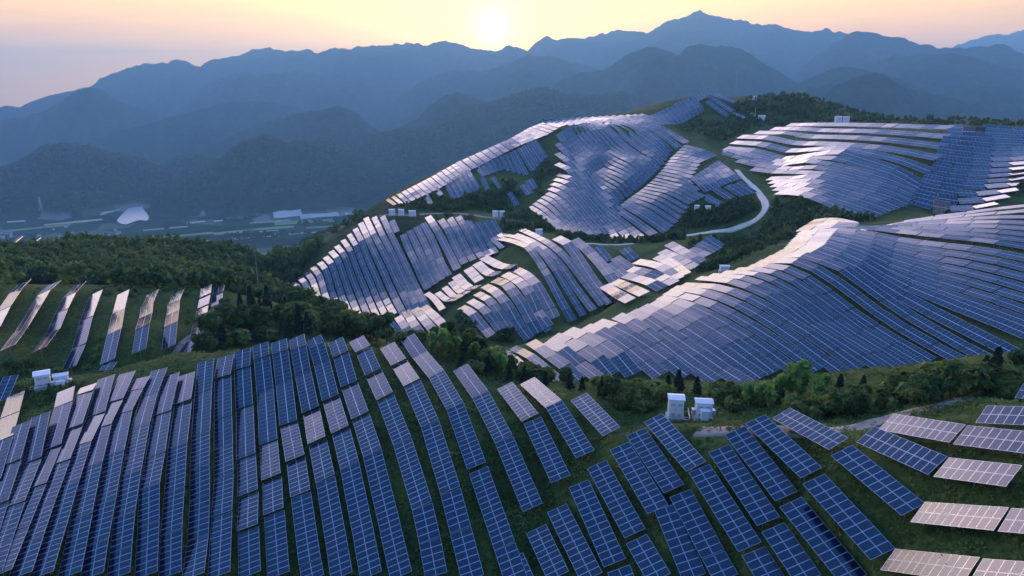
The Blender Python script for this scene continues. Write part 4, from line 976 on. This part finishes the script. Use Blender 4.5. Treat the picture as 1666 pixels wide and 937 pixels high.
# woods that read as one mass: light-weight trees merged into one object per wood
LOW = [(geo_tree(46, 5, .13), .9), (geo_tree(46, 8, .13), 1.0), (geo_conifer(40, 3, .11), 1.1), (geo_bush(34, 4, .24), .8), (geo_tree(52, 15, .12), 1.0)]
LOW = [(np.vstack([V]), Q, r, w) for (V, Q, r), w in LOW]
def wood(name, spots, mats_kind, h0, h1):
    Vs, Qs, Rs = [], [], []; k = 0; rg = np.random.default_rng(len(spots))
    if not spots: return
    xy = np.array(spots); zs = ground_z(xy[:, 0], xy[:, 1])
    clump = vnoise(xy[:, 0] / 22, xy[:, 1] / 22)
    for (x, y), z, c in zip(xy, zs, clump):
        V, Q, r, w = LOW[rg.integers(len(LOW)) if mats_kind is None else mats_kind[rg.integers(len(mats_kind))]]
        h = rg.uniform(h0, h1); a = rg.uniform(0, 6.28); ca, sa = math.cos(a), math.sin(a)
        P3 = V * np.array([h * w, h * w, h]); P3 = np.stack([P3[:, 0] * ca - P3[:, 1] * sa + x, P3[:, 0] * sa + P3[:, 1] * ca + y, P3[:, 2] + z - .1 * h], 1)
        Vs.append(P3); Qs.append(Q + k); k += len(V); Rs.append(np.clip(r * .6 + rg.uniform(-.1, .35) + c * .3, 0, 1))
    me = mesh_np(name, np.vstack(Vs), np.vstack(Qs), [M_broad], attrs={'rnd': ('POINT', np.concatenate(Rs))})
    tag(obj(name, me), kind='stuff')
def mass(polys, rs, dens):
    out = []
    for poly, r0, r1, n in polys:
        poly = P(poly); xs = [p[0] for p in poly]; ys = [p[1] for p in poly]
        for _ in range(int(n * dens)):
            px, py = rs.uniform(min(xs), max(xs)), rs.uniform(min(ys), max(ys))
            if in_poly(px, py, poly) and not (px < 112 and 384 < py < 408):
                x, y = at_px(px, py, r0, r1)
                if clear_of_tables(x, y, 1.6) and off_road(x, y, 4.0): out.append((x, y))
    return out
rs = random.Random(9)
wood('woodland', mass([('0,400 120,398 250,398 340,403 420,418 455,445 470,480 560,520 480,510 420,498 372,492 330,472 200,466 0,462', 225, 470, 4200),
    ('455,500 470,480 465,450 430,420 470,380 560,350 600,352 570,368 520,400 490,440', 380, 1500, 900)], rs, 1.0), None, 4.5, 8.0)
wood('hillside_thicket', mass([('1200,430 1290,385 1300,355 1260,330 1235,350 1225,375 1180,385 1120,400 1175,420 1130,450 1170,452', 290, 460, 1300),
    ('1110,372 1180,366 1228,345 1235,325 1210,325 1150,335 1110,355', 370, 460, 500), ('1255,345 1300,330 1360,345 1420,362 1400,372 1300,360 1290,380 1255,372', 330, 460, 700),
    ('1205,165 1290,150 1330,155 1370,168 1430,180 1440,198 1380,200 1290,202 1235,210 1170,235 1100,215 1110,200 1180,200', 520, 730, 1500),
    ('1430,190 1666,198 1666,206 1430,201', 600, 690, 260), ('640,345 730,310 830,300 860,310 830,345 700,347', 420, 560, 500), ('865,345 905,385 870,385 800,370 700,362 645,358 640,352 820,356', 380, 470, 700),
    ('905,385 1060,395 1090,388 1110,376 1120,395 1030,405 980,402 920,398', 360, 440, 500), ('880,345 870,290 890,262 870,250 905,270 880,300', 430, 520, 200),
    ('1590,310 1630,300 1666,297 1666,318 1600,325', 400, 480, 260), ('745,520 770,505 840,540 830,560 760,560', 230, 300, 260), ('720,350 740,365 735,420 720,440 725,400', 340, 430, 90)], rs, 1.0), [0, 1, 3, 4], 2.6, 5.2)
wood('scrub', mass([('0,470 100,472 360,470 365,560 250,592 130,600 0,600', 155, 245, 1500), ('0,640 30,620 140,625 120,650 40,668', 120, 165, 160), ('0,600 40,600 200,600 340,575 300,585 180,606 0,612', 150, 175, 200),
    ('560,545 640,560 700,600 760,640 680,600 600,560', 100, 150, 90)], rs, 1.0), [3], .7, 1.7)
# ---- grass and low plants between the near rows
def grass():
    rg = np.random.default_rng(2); n = 52000
    az = rg.uniform(R(-40), R(40), n); r = np.exp(rg.uniform(math.log(58), math.log(165), n)); X = r * np.sin(az); Y = r * np.cos(az)
    keep = vnoise(X / 3.1, Y / 3.1) + .5 * vnoise(X / 1.1, Y / 1.1) > -.25; X, Y = X[keep], Y[keep]; n = len(X)
    Z = ground_z(X, Y); k = 4
    C = np.repeat(np.stack([X, Y, Z], 1), k, 0); C[:, 0] += rg.normal(0, .22, n * k); C[:, 1] += rg.normal(0, .22, n * k); C[:, 2] += rg.uniform(.03, .34, n * k)
    d = np.zeros((n * k, 3)); d[:, 2] = .6
    V, Q = leaves(C, d, .20, rg, .5)
    cl = np.clip(.35 + .5 * vnoise(X / 5, Y / 5) + rg.normal(0, .12, n), 0, 1)
    tag(obj('grass', mesh_np('grass', V, Q, [M_bush], attrs={'rnd': ('POINT', np.repeat(cl, 4 * k))})), kind='stuff')
grass()
# ---------------------------------------------------------------- roads and water
def ribbon(name, pixels, r0, r1, width, mat, lift=.22, closed=False):
    pts2 = [at_px(px, py, r0, r1) for px, py in pixels]; p = resample([(x, y) for x, y in pts2], 140)
    p[:, 0] = np.convolve(np.pad(p[:, 0], 4, 'edge'), np.ones(9) / 9, 'valid'); p[:, 1] = np.convolve(np.pad(p[:, 1], 4, 'edge'), np.ones(9) / 9, 'valid')
    t = np.gradient(p, axis=0); t /= np.linalg.norm(t, axis=1)[:, None] + 1e-9; nrm_ = np.stack([t[:, 1], -t[:, 0]], 1)
    w = width * (1 + .07 * vnoise(np.arange(len(p)) / 6.0, np.zeros(len(p))))
    cols = [-.5, -.25, 0, .25, .5]; V = []
    zc = ground_z(p[:, 0], p[:, 1]); zc = np.convolve(np.pad(zc, 3, 'edge'), np.ones(7) / 7, 'valid')
    for c in cols:
        q = p + nrm_ * (w * c)[:, None]; z = np.maximum(ground_z(q[:, 0], q[:, 1]), zc * .6 + ground_z(q[:, 0], q[:, 1]) * .4) + lift; V.append(np.column_stack([q, z]))
    for c, dz in ((-.56, -1.2), (.56, -1.2)):
        q = p + nrm_ * (w * c)[:, None]; V.append(np.column_stack([q, ground_z(q[:, 0], q[:, 1]) + dz]))
    order = [5, 0, 1, 2, 3, 4, 6]; V = [V[i] for i in order]; n = len(p); Vv = np.vstack(V); Q = []
    for c in range(6):
        for i in range(n - 1): Q.append((c * n + i, c * n + i + 1, (c + 1) * n + i + 1, (c + 1) * n + i))
    return tag(obj(name, mesh_np(name, Vv, Q, [mat], smooth=True)), kind='structure')
M_road = simple_mat('pale concrete road', (.74, .60, .46), .8, 0, .18, .4)
M_dirt = simple_mat('trodden earth', (.27, .235, .19), .95, 0, .35, .5)
ribbon('road', P('1198,276 1208,288 1222,300 1234,312 1243,325 1247,337 1240,350 1222,362 1198,369 1170,376 1140,380 1110,384 1090,387'), 355, 470, 3.4, M_road)
ribbon('lower_road', P('1032,397 1000,399 960,397 925,399 905,396'), 340, 430, 3.6, M_road)
ribbon('hillside_track', P('612,351 660,353 700,350 750,349 790,354 840,360 858,362'), 400, 470, 2.6, M_dirt)
ribbon('dirt_track', P('1130,702 1180,700 1240,700 1330,705 1375,700 1420,690 1460,680 1500,668 1540,658 1590,648'), 85, 135, 2.6, M_dirt, .10)
ribbon('knob_track', P('1205,176 1222,184 1235,192 1262,197'), 560, 720, 3.0, M_dirt)
ribbon('ridge_track', P('355,495 335,520 322,545 300,560 278,590'), 160, 235, 2.2, M_dirt, .08)
def water_sheet(name, pix, z):
    V = []
    for px, py in pix:
        a, s = pix_dir(px, py); r = (z - CAMZ) / s; V.append((r * math.sin(a), r * math.cos(a), z))
    bm = __import__('bmesh').new(); vs = [bm.verts.new(v) for v in V]; bm.faces.new(vs); me = bpy.data.meshes.new(name); bm.to_mesh(me); bm.free()
    m, N, L, b = new_mat('river water'); b.inputs['Base Color'].default_value = (.60, .56, .52, 1); b.inputs['Roughness'].default_value = .35; b.inputs['IOR'].default_value = 1.33
    nz = noise_node(N, L, .06, 4, .6, N.new('ShaderNodeNewGeometry').outputs['Position']); bp = N.new('ShaderNodeBump'); bp.inputs['Strength'].default_value = .06; bp.inputs['Distance'].default_value = .5
    L.new(nz.outputs[0], bp.inputs['Height']); L.new(bp.outputs[0], b.inputs['Normal']); me.materials.append(m)
    return tag(obj(name, me), kind='structure')
def smooth_ring(p):
    for _ in range(2):
        q = []
        for a, b in zip(p, p[1:] + p[:1]): q += [(a[0] * .75 + b[0] * .25, a[1] * .75 + b[1] * .25), (a[0] * .25 + b[0] * .75, a[1] * .25 + b[1] * .75)]
        p = q
    return p
water_sheet('river', smooth_ring(P('148,353 158,344 172,338 188,333 204,329 214,330 206,337 192,342 178,346 165,350')), VALLEY + 4)
water_sheet('river', smooth_ring(P('188,360 196,351 205,342 216,334 228,329 240,325 234,332 232,338 238,346 243,353 239,360 228,357 216,361 203,366')), VALLEY + 4)
# ---------------------------------------------------------------- cabinets
M_white = simple_mat('white enamelled steel', (.78, .80, .82), .45, .0, .05, 1.5)
M_roofw = simple_mat('pale cabinet roof', (.80, .77, .78), .5, .0, .06, 1.5)
M_vent = simple_mat('louvre grey', (.42, .46, .50), .5, .3, .1, 3)
def cabinet(x, y, wd, dp, h, rot, label, detail=2, group=None, porch=False):
    g = min(gz1(x + a, y + b) for a in (-1, 1) for b in (-1, 1)); g2 = max(gz1(x + a, y + b) for a in (-1, 1) for b in (-1, 1))
    root = tag(empty('transformer_cabinet', (x, y, g)), label, 'transformer cabinet', group); root.rotation_euler.z = rot
    ph = (g2 - g) + .35
    mb = MB(); mb.box((0, 0, ph / 2 - .2), (wd + .5, dp + .5, ph + .4)); obj('plinth', mb.mesh('plinth', [M_conc]), root)
    mb = MB(); mb.box((0, 0, ph + h / 2), (wd, dp, h)); obj('body', mb.mesh('body', [M_white]), root)
    mb = MB(); z = ph + h; e = .16
    V = [(-wd / 2 - e, -dp / 2 - e, z), (wd / 2 + e, -dp / 2 - e, z), (wd / 2 + e, dp / 2 + e, z), (-wd / 2 - e, dp / 2 + e, z), (-wd / 2 - e, -dp / 2 - e, z + .12), (wd / 2 + e, -dp / 2 - e, z + .12), (wd / 2 + e, dp / 2 + e, z + .12), (-wd / 2 - e, dp / 2 + e, z + .12),
         (-wd / 2 - e, 0, z + .42), (wd / 2 + e, 0, z + .42)]
    mb.add(V, [(3, 2, 1, 0), (0, 1, 5, 4), (2, 3, 7, 6), (4, 5, 9, 8), (6, 7, 8, 9), (1, 2, 6, 5), (3, 0, 4, 7), (5, 6, 9, 9), (7, 4, 8, 8)])
    obj('roof', mb.mesh('roof', [M_roofw]), root)
    if detail >= 1:
        n = 3 if wd > 2.4 else 2; dw = wd * .9 / n
        for i in range(n):
            cx = -wd * .45 + dw * (i + .5); mb = MB(); mb.box((cx, -dp / 2 - .03, ph + h * .48), (dw - .06, .06, h * .86)); d = obj('door', mb.mesh('door', [M_white]), root)
            if detail >= 2:
                mb = MB(); mb.box((cx + dw * .36, -dp / 2 - .09, ph + h * .5), (.05, .06, .3)); obj('handle', mb.mesh('handle', [M_steel]), d)
                mb = MB(); 
                for q in range(6): mb.box((cx, -dp / 2 - .075, ph + h * (.16 + .022 * q)), (dw * .6, .03, .03))
                for q in range(6): mb.box((cx, -dp / 2 - .075, ph + h * (.70 + .022 * q)), (dw * .6, .03, .03))
                obj('louvre', mb.mesh('louvre', [M_vent]), d)
    if porch:
        mb = MB(); mb.box((0, -dp / 2 - .55, ph + h * .33), (wd * .48, 1.0, h * .62)); mb.box((0, -dp / 2 - .6, ph + h * .68), (wd * .60, 1.2, .12)); obj('switch_box', mb.mesh('switch_box', [M_white]), root)
        for s in (-1, 1):
            mb = MB(); mb.box((s * (wd / 2 + .28), -.1, ph + h * .3), (.5, dp * .6, h * .36)); 
            for q in range(5): mb.box((s * (wd / 2 + .28), -dp * .3 - .12 , ph + h * (.18 + q * .06)), (.46, .04, .05))
            obj('cooling_fins', mb.mesh('cooling_fins', [M_vent]), root)
    if detail >= 2 and not porch:
        for a, b in (((-wd / 2 - .9), (-dp / 2 - .9)), ((wd / 2 + .9), (-dp / 2 - .9)), ((wd / 2 + .9), (dp / 2 + .5))):
            mb = MB(); mb.bar((a, b, -.3), (a, b, ph + .75), .06); obj('railing_post', mb.mesh('railing_post', [M_steel]), root)
        mb = MB(); 
        for zz_ in (.35, .72): mb.bar((-wd / 2 - .9, -dp / 2 - .9, ph + zz_), (wd / 2 + .9, -dp / 2 - .9, ph + zz_), .05); mb.bar((wd / 2 + .9, -dp / 2 - .9, ph + zz_), (wd / 2 + .9, dp / 2 + .5, ph + zz_), .05)
        obj('railing', mb.mesh('railing', [M_steel]), root)
    return root
x, y = at_px(1098, 683, 90, 125); cabinet(x, y, 2.2, 2.1, 3.0, R(-8), 'taller white cabinet with three doors and a railing, beside the near bushes')
x, y = at_px(1143, 684, 90, 125); cabinet(x, y, 2.3, 1.7, 2.3, R(-6), 'lower white cabinet with jutting switch box and cooling fins, right of the taller one', porch=True)
x, y = at_px(72, 631, 130, 165); cabinet(x, y, 2.2, 2.4, 2.1, R(32), 'larger of the two white cabinets at the left end of the near slope')
x, y = at_px(102, 631, 130, 165); cabinet(x, y, 2.0, 1.4, 1.7, R(28), 'smaller white cabinet with a jutting switch box at the left end of the near slope', porch=True)
for px, py, r0, r1, wd, h, lb, g in [
    (638, 353, 420, 460, 3.4, 3.2, 'white cabinet beside the hillside track, leftmost of its three', None), (653, 353, 420, 460, 3.0, 3.2, 'white cabinet beside the hillside track, middle of its three', None),
    (671, 355, 420, 460, 3.8, 2.9, 'wide low white cabinet beside the hillside track, rightmost of its three', None), (806, 354, 410, 460, 3.0, 3.3, 'white cabinet at the foot of the upper hill, left of its pair on the track', None),
    (817, 354, 410, 460, 2.8, 3.3, 'white cabinet at the foot of the upper hill, right of its pair on the track', None), (877, 385, 360, 400, 3.2, 2.6, 'white cabinet on the crest of the middle hill, at the head of the curving rows', None),
    (1134, 347, 390, 430, 2.8, 3.4, 'white cabinet inside the bend of the pale road, left of its pair', None), (1151, 347, 390, 430, 2.8, 3.0, 'white cabinet inside the bend of the pale road, right of its pair', None),
    (1178, 444, 262, 330, 3.2, 1.8, 'low white cabinet on the crest of the broad right slope', None), (1239, 196, 560, 700, 5.4, 3.4, 'white cabinet beside the thin pole on the wooded knoll', None),
    (1363, 200, 600, 680, 5.0, 4.6, 'white cabinet at the top edge of the far right slope, left of its pair', None), (1376, 200, 600, 680, 4.4, 4.4, 'white cabinet at the top edge of the far right slope, right of its pair', None),
    (1227, 164, 620, 720, 3.2, 2.6, 'white cabinet among the trees on top of the wooded knoll', None)]:
    x, y = at_px(px, py, r0, r1); cabinet(x, y, wd, 2.2, h, R(random.uniform(-12, 12)), lb, 1)
# ---------------------------------------------------------------- masts
def mast(px, py, r0, r1, h, rad, name, label, mat, cat):
    x, y = at_px(px, py, r0, r1); z = gz1(x, y); root = tag(empty(name, (x, y, z)), label, cat)
    mb = MB(); mb.box((0, 0, 0), (rad * 8, rad * 8, .5)); obj('base', mb.mesh('base', [M_conc]), root)
    mb = MB(); mb.tube((0, 0, 0), (0, 0, h * .9), rad, rad * .6, 8); obj('pole', mb.mesh('pole', [mat]), root)
    mb = MB(); mb.tube((0, 0, h * .9), (0, 0, h), rad * .35, rad * .1, 6); obj('spike', mb.mesh('spike', [mat]), root)
M_pole = simple_mat('weathered grey pole', (.30, .33, .32), .6, .2, .1, 1)
mast(422, 484, 230, 300, 19.5, .16, 'lightning_mast', 'tall thin grey mast standing in the wood below the near slope', M_pole, 'mast')
mast(1196, 158, 640, 720, 24, .18, 'lightning_mast', 'thin grey mast on the bare top of the upper hill', M_pole, 'mast')
mast(1228, 190, 560, 700, 8.5, .16, 'pole', 'short white pole beside the cabinet on the wooded knoll', M_white, 'pole')
def pylon(px, py, h):
    a, s = pix_dir(px, py); r = (VALLEY + 10 - CAMZ) / s; x, y = r * math.sin(a), r * math.cos(a); z = gz1(x, y)
    root = tag(empty('pylon', (x, y, z)), 'pale lattice pylon standing in the valley left of the river', 'pylon')
    w = h * .10; mb = MB()
    for sx in (-1, 1):
        for sy in (-1, 1): mb.bar((sx * w, sy * w, -2), (sx * w * .12, sy * w * .12, h), .9)
    for i in range(6):
        z0, z1 = h * i / 6.5, h * (i + 1) / 6.5; f = lambda q: w * (1 - .88 * q / h)
        for sx, sy, tx, ty in ((-1, -1, 1, -1), (1, -1, 1, 1), (1, 1, -1, 1), (-1, 1, -1, -1)): mb.bar((sx * f(z0), sy * f(z0), z0), (tx * f(z1), ty * f(z1), z1), .5)
    obj('lattice_tower', mb.mesh('lattice_tower', [M_pole2]), root)
    for q in (.70, .84, .97):
        mb = MB(); mb.bar((-h * .13, 0, h * q), (h * .13, 0, h * q), .8); obj('cross_arm', mb.mesh('cross_arm', [M_pole2]), root)
M_pole2 = simple_mat('galvanised lattice', (.62, .65, .66), .6, 0, .05, .2)
pylon(68, 348, 58)
# ---------------------------------------------------------------- buildings and fields in the valley
M_wall = simple_mat('pale render', (.62, .60, .57), .85, 0, .06, .1); M_tile = simple_mat('grey tile', (.16, .17, .19), .8, 0, .1, .2); M_sheet = simple_mat('white sheet roof', (.74, .74, .73), .6, 0, .05, .1)
M_open = simple_mat('dark window glass', (.03, .04, .05), .2, 0, .1, 1)
def on_valley(px, py):
    lo, hi = 450.0, 5200.0; a, s = pix_dir(px, py); R_ = np.exp(np.linspace(math.log(lo), math.log(hi), 700)); g = height_polar(np.full(700, float(a)), np.log(R_)) - (s * R_ + CAMZ)
    k = np.where(g >= 0)[0]; r = R_[k[0]] if len(k) else 2600.0; return r * math.sin(a), r * math.cos(a), r
def house(px, py, wpx, storeys, kind, label, group):
    x, y, r = on_valley(px, py); w = max(7.0, wpx * r / F); d = min(10.0, w * .8) ; h = 3.1 * storeys; z = gz1(x, y)
    root = tag(empty(kind, (x, y, z)), label, 'shed' if kind == 'shed' else 'house', group); root.rotation_euler.z = -math.atan2(x, y) + random.uniform(-.35, .35)
    mb = MB(); mb.box((0, 0, h / 2 - 1), (w, d, h + 2)); obj('wall', mb.mesh('wall', [M_wall]), root)
    mb = MB(); e = .5; rh = d * .24
    V = [(-w / 2 - e, -d / 2 - e, h), (w / 2 + e, -d / 2 - e, h), (w / 2 + e, d / 2 + e, h), (-w / 2 - e, d / 2 + e, h), (-w / 2 - e, 0, h + rh), (w / 2 + e, 0, h + rh)]
    mb.add(V, [(0, 1, 5, 4), (2, 3, 4, 5), (3, 2, 1, 0), (1, 2, 5, 5), (3, 0, 4, 4)]); obj('roof', mb.mesh('roof', [M_sheet if kind == 'shed' else M_tile]), root)
rs = random.Random(21)
for px, py, w, s, k, lb in [(318, 363, 27, 1, 'shed', 'long white-roofed shed at the foot of the dark valley hill'), (355, 361, 12, 1, 'shed', 'short white-roofed shed right of the long one under the valley hill'),
    (335, 381, 5, 2, 'farm_house', 'lone white house in the green valley fields'), (430, 421, 6, 1, 'shed', 'small white shed at the valley edge above the wood'), (450, 419, 17, 1, 'shed', 'slanting white shed at the valley edge above the wood'),
    (502, 415, 4, 2, 'farm_house', 'small white house beside the bend of the earth track'), (450, 382, 6, 2, 'farm_house', 'white house at the near end of the pale winding lane'), (400, 400, 18, 1, 'shed', 'long pale shed in the valley fields left of the winding lane'),
    (27, 362, 20, 1, 'shed', 'wide pale-roofed shed on the far left valley floor'), (250, 386, 3, 2, 'farm_house', 'tiny white house, left of two in the fields behind the wood'), (256, 386, 3, 2, 'farm_house', 'tiny white house, right of two in the fields behind the wood')]:
    house(px, py, w, s, k, lb, None)
for i in range(26):
    px, py = rs.choice([(rs.uniform(60, 120), rs.uniform(370, 388)), (rs.uniform(128, 200), rs.uniform(374, 388)), (rs.uniform(0, 20), rs.uniform(378, 390))])
    house(px, py, rs.uniform(2.5, 5), rs.choice((2, 3)), 'village_house', 'small grey-roofed house of the village behind the left wooded ridge', 'houses of the village behind the left ridge')
def field(px, py, lpx, dpx, ang, mat, name):
    x, y, r = on_valley(px, py); L_ = lpx * r / F / 2; a, s = pix_dir(px, py); D_ = dpx * r / F / abs(math.sin(math.atan(s))) / 2
    az = -math.atan2(x, y) + ang; n = 14; V = []
    for v in (-1, -.33, .33, 1):
        for u in np.linspace(-1, 1, n):
            wob = 1 + .12 * math.sin(3 * u + px); lx, ly = u * L_, v * D_ * wob; qx = x + lx * math.cos(az) - ly * math.sin(az); qy = y + lx * math.sin(az) + ly * math.cos(az); V.append((qx, qy, 0))
    V = np.array(V); V[:, 2] = ground_z(V[:, 0], V[:, 1]) + 1.4
    Q = [(j * n + i, j * n + i + 1, (j + 1) * n + i + 1, (j + 1) * n + i) for j in range(3) for i in range(n - 1)]
    tag(obj(name, mesh_np(name, V, Q, [mat])), kind='structure')
M_f1 = simple_mat('pale stubble', (.62, .57, .50), .9, 0, .25, .02); M_f2 = simple_mat('young rice', (.17, .30, .12), .9, 0, .25, .03); M_f3 = simple_mat('straw', (.42, .44, .28), .9, 0, .3, .03)
for px, py, l, d, an, mt, nm in [(px_, py_, l_, d_ * .55, an_, mt_, nm_) for px_, py_, l_, d_, an_, mt_, nm_ in [(468, 350, 42, 6, .05, M_f1, 'stubble_field'), (520, 352, 60, 4.5, .16, M_f1, 'stubble_field'), (575, 349, 26, 3, .02, M_f1, 'stubble_field'), (495, 362, 90, 9, .05, M_f2, 'rice_field'), (440, 372, 70, 6, .10, M_f2, 'rice_field'),
    (500, 379, 30, 3, .0, M_f3, 'straw_field'), (478, 381, 34, 2.2, -.05, M_f1, 'pale_lane'), (420, 378, 60, 2.4, .02, M_f3, 'straw_field'), (300, 384, 80, 5, .1, M_f2, 'rice_field'), (380, 378, 60, 6, .2, M_f2, 'rice_field'), (350, 392, 90, 4, .1, M_f2, 'rice_field'), (410, 388, 60, 4, .1, M_f3, 'straw_field'), (440, 361, 60, 3, .1, M_f3, 'straw_field'), (530, 370, 60, 4, .1, M_f2, 'rice_field'), (120, 362, 70, 4, .1, M_f3, 'straw_field'), (60, 372, 80, 4, .1, M_f2, 'rice_field'), (270, 372, 60, 3, .1, M_f3, 'straw_field')]]:
    field(px, py, l, d, an, mt, nm)

# ---- distant woods: valley copses and the forest on the nearest dark hills
LOWF = [geo_tree(15, 51, .26), geo_tree(15, 52, .26), geo_conifer(14, 53, .2)]
def far_wood(name, n, a0, a1, r0, r1, h0, h1, test):
    rg = np.random.default_rng(n); az = np.radians(rg.uniform(a0, a1, n)); r = np.sqrt(rg.uniform(r0 ** 2, r1 ** 2, n)); z = height_polar(az, np.log(r)); X = r * np.sin(az); Y = r * np.cos(az)
    ok = test(X, Y, z); X, Y, z = X[ok], Y[ok], z[ok]; Vs, Qs, Rs = [], [], []; k = 0
    for x, y, zz_ in zip(X, Y, z):
        V, Q, rr_ = LOWF[rg.integers(3)]; h = rg.uniform(h0, h1); P3 = V * np.array([h * 1.1, h * 1.1, h]) + np.array([x, y, zz_ - .12 * h]); Vs.append(P3); Qs.append(Q + k); k += len(V); Rs.append(np.clip(rr_ * .5 + rg.uniform(-.1, .3), 0, 1))
    tag(obj(name, mesh_np(name, np.vstack(Vs), np.vstack(Qs), [M_broad], attrs={'rnd': ('POINT', np.concatenate(Rs))})), kind='stuff')
far_wood('valley_copses', 9000, -40, -8, 1500, 3050, 8, 15, lambda X, Y, z: (vnoise(X / 190, Y / 110) + .5 * vnoise(X / 60, Y / 60) > .30) & ~((np.arctan2(X, Y) < R(-26.5)) & (np.arctan2(X, Y) > R(-31.5)) & (np.hypot(X, Y) > 2450)))
far_wood('mountain_forest', 14000, -40, 14, 3150, 4300, 9, 19, lambda X, Y, z: z > VALLEY + 22)
# ---------------------------------------------------------------- what singles each table out
order = {}
for T in TABS: order.setdefault((T['field'], str(T['row'])), []).append(T)
for k in order: order[k].sort(key=lambda T: T['idx'])
near_order = [n for n, _ in NEAR]; main = [n for n in near_order if n[0].isupper() and n not in ('A0', 'V2', 'X2', 'Y9')]
def pos(T, seq):
    i = [id(U) for U in seq].index(id(T)) + 1
    return 'the only one' if len(seq) == 1 else ('topmost' if i == 1 else 'lowest' if i == len(seq) else ordn(i) + ' down')
seen_labels = {}
for T in own:
    seq = order[(T['field'], str(T['row']))]; tn = {'dark blue': 'dark-blue', 'lavender': 'lavender', 'pale': 'pale'}[tone_of(T)]; f = T['field']
    p = pos(T, seq)
    if f == 'near':
        r = T['row']
        if r in main or r in ('V2', 'X2'):
            q = main.index(r.replace('2', '')) + 1
            lb = f"{tn} table on the near slope, {p} in the {ordn(q)} row from the left"
            if r.endswith('2'): lb = f"{tn} table on the near slope, {p} below the break in the {ordn(q)} row"
            g = 'solar tables in long rows on the near slope'
        else:
            nn_ = [m for m in near_order if m not in main and m not in ('V2', 'X2')]; k = sorted([U for U in own if U['field'] == 'near' and U['row'] in nn_], key=lambda U: (round(U['px'][1] / 60), U['px'][0]))
            band = round(T['px'][1] / 60); same = sorted([U for U in k if round(U['px'][1] / 60) == band], key=lambda U: U['px'][0]); i = [id(U) for U in same].index(id(T)) + 1
            bands = sorted({round(U['px'][1] / 60) for U in k}); j = bands.index(band) + 1
            lb = f"{tn} table below the near cabinets, {ordn(i)} from the left in the {ordn(j)} line down"; g = 'solar tables below the near cabinets'
    elif f == 'ridge':
        k = [n for n, _ in RIDGE].index(T['row']) + 1
        lb = f"{tn} table on the scrubby left ridge, {p} in its {ordn(k)} row"; g = 'solar tables on the scrubby left ridge'
    else:
        fr = [r for r in order if r[0] == f and any(U in own for U in order[r])] if False else None
        fam, kk = T['row']; fams = [x[0] for x in FAM if x[3] == f]
        base = sum(1 for x in FAM if x[3] == f and fams.index(x[0]) < fams.index(fam) for _ in range(x[4][-1][0] - x[4][0][0] + 1))
        lb = f"{tn} table on the {HILL_NAME[f]}, {p} in its {ordn(base + kk + 1)} row from the left"; g = 'solar tables on the ' + HILL_NAME[f]
    tag(T['root'], lb, 'solar table', g)
# ---- trees and bushes: told apart by kind, size and neighbours
for kind, words in (('bamboo', 'feathery light green bamboo clump'), ('conifer', 'dark pointed conifer'), ('bush', 'rounded leafy green bush'), ('broadleaf_tree', 'leafy broad-crowned tree')):
    L_ = [t for t in TREES if t[1] == kind]; zones = {}
    for t in L_:
        px, py = to_pix(t[2], t[3], gz1(t[2], t[3])); 
        z = 'behind the near rows' if px < 645 and t[3] > 130 else 'in the hollow above mid-slope' if px < 850 else 'left of the near cabinets' if px < 1095 else 'behind the dirt track'
        zones.setdefault(z, []).append((float(px), float(py), t))
    for z, q in zones.items():
        q.sort(key=lambda a: a[0]); 
        for i, (px, py, t) in enumerate(q):
            if len(q) == 1: lb = f'{words} {z}'
            elif len(q) <= 46: lb = f'{words} {z}, {ordn(i + 1)} from the left'
            else:
                half = 'nearer' if i % 2 else 'farther'; lb = f'{words} {z}, {ordn(i // 2 + 1)} from the left of the {half} ones'
            tag(t[0], lb, {'bamboo': 'bamboo', 'conifer': 'conifer', 'bush': 'bush', 'broadleaf_tree': 'tree'}[kind], f"{ {'bamboo': 'bamboo clumps', 'conifer': 'conifers', 'bush': 'bushes', 'broadleaf_tree': 'trees'}[kind]} {z}")
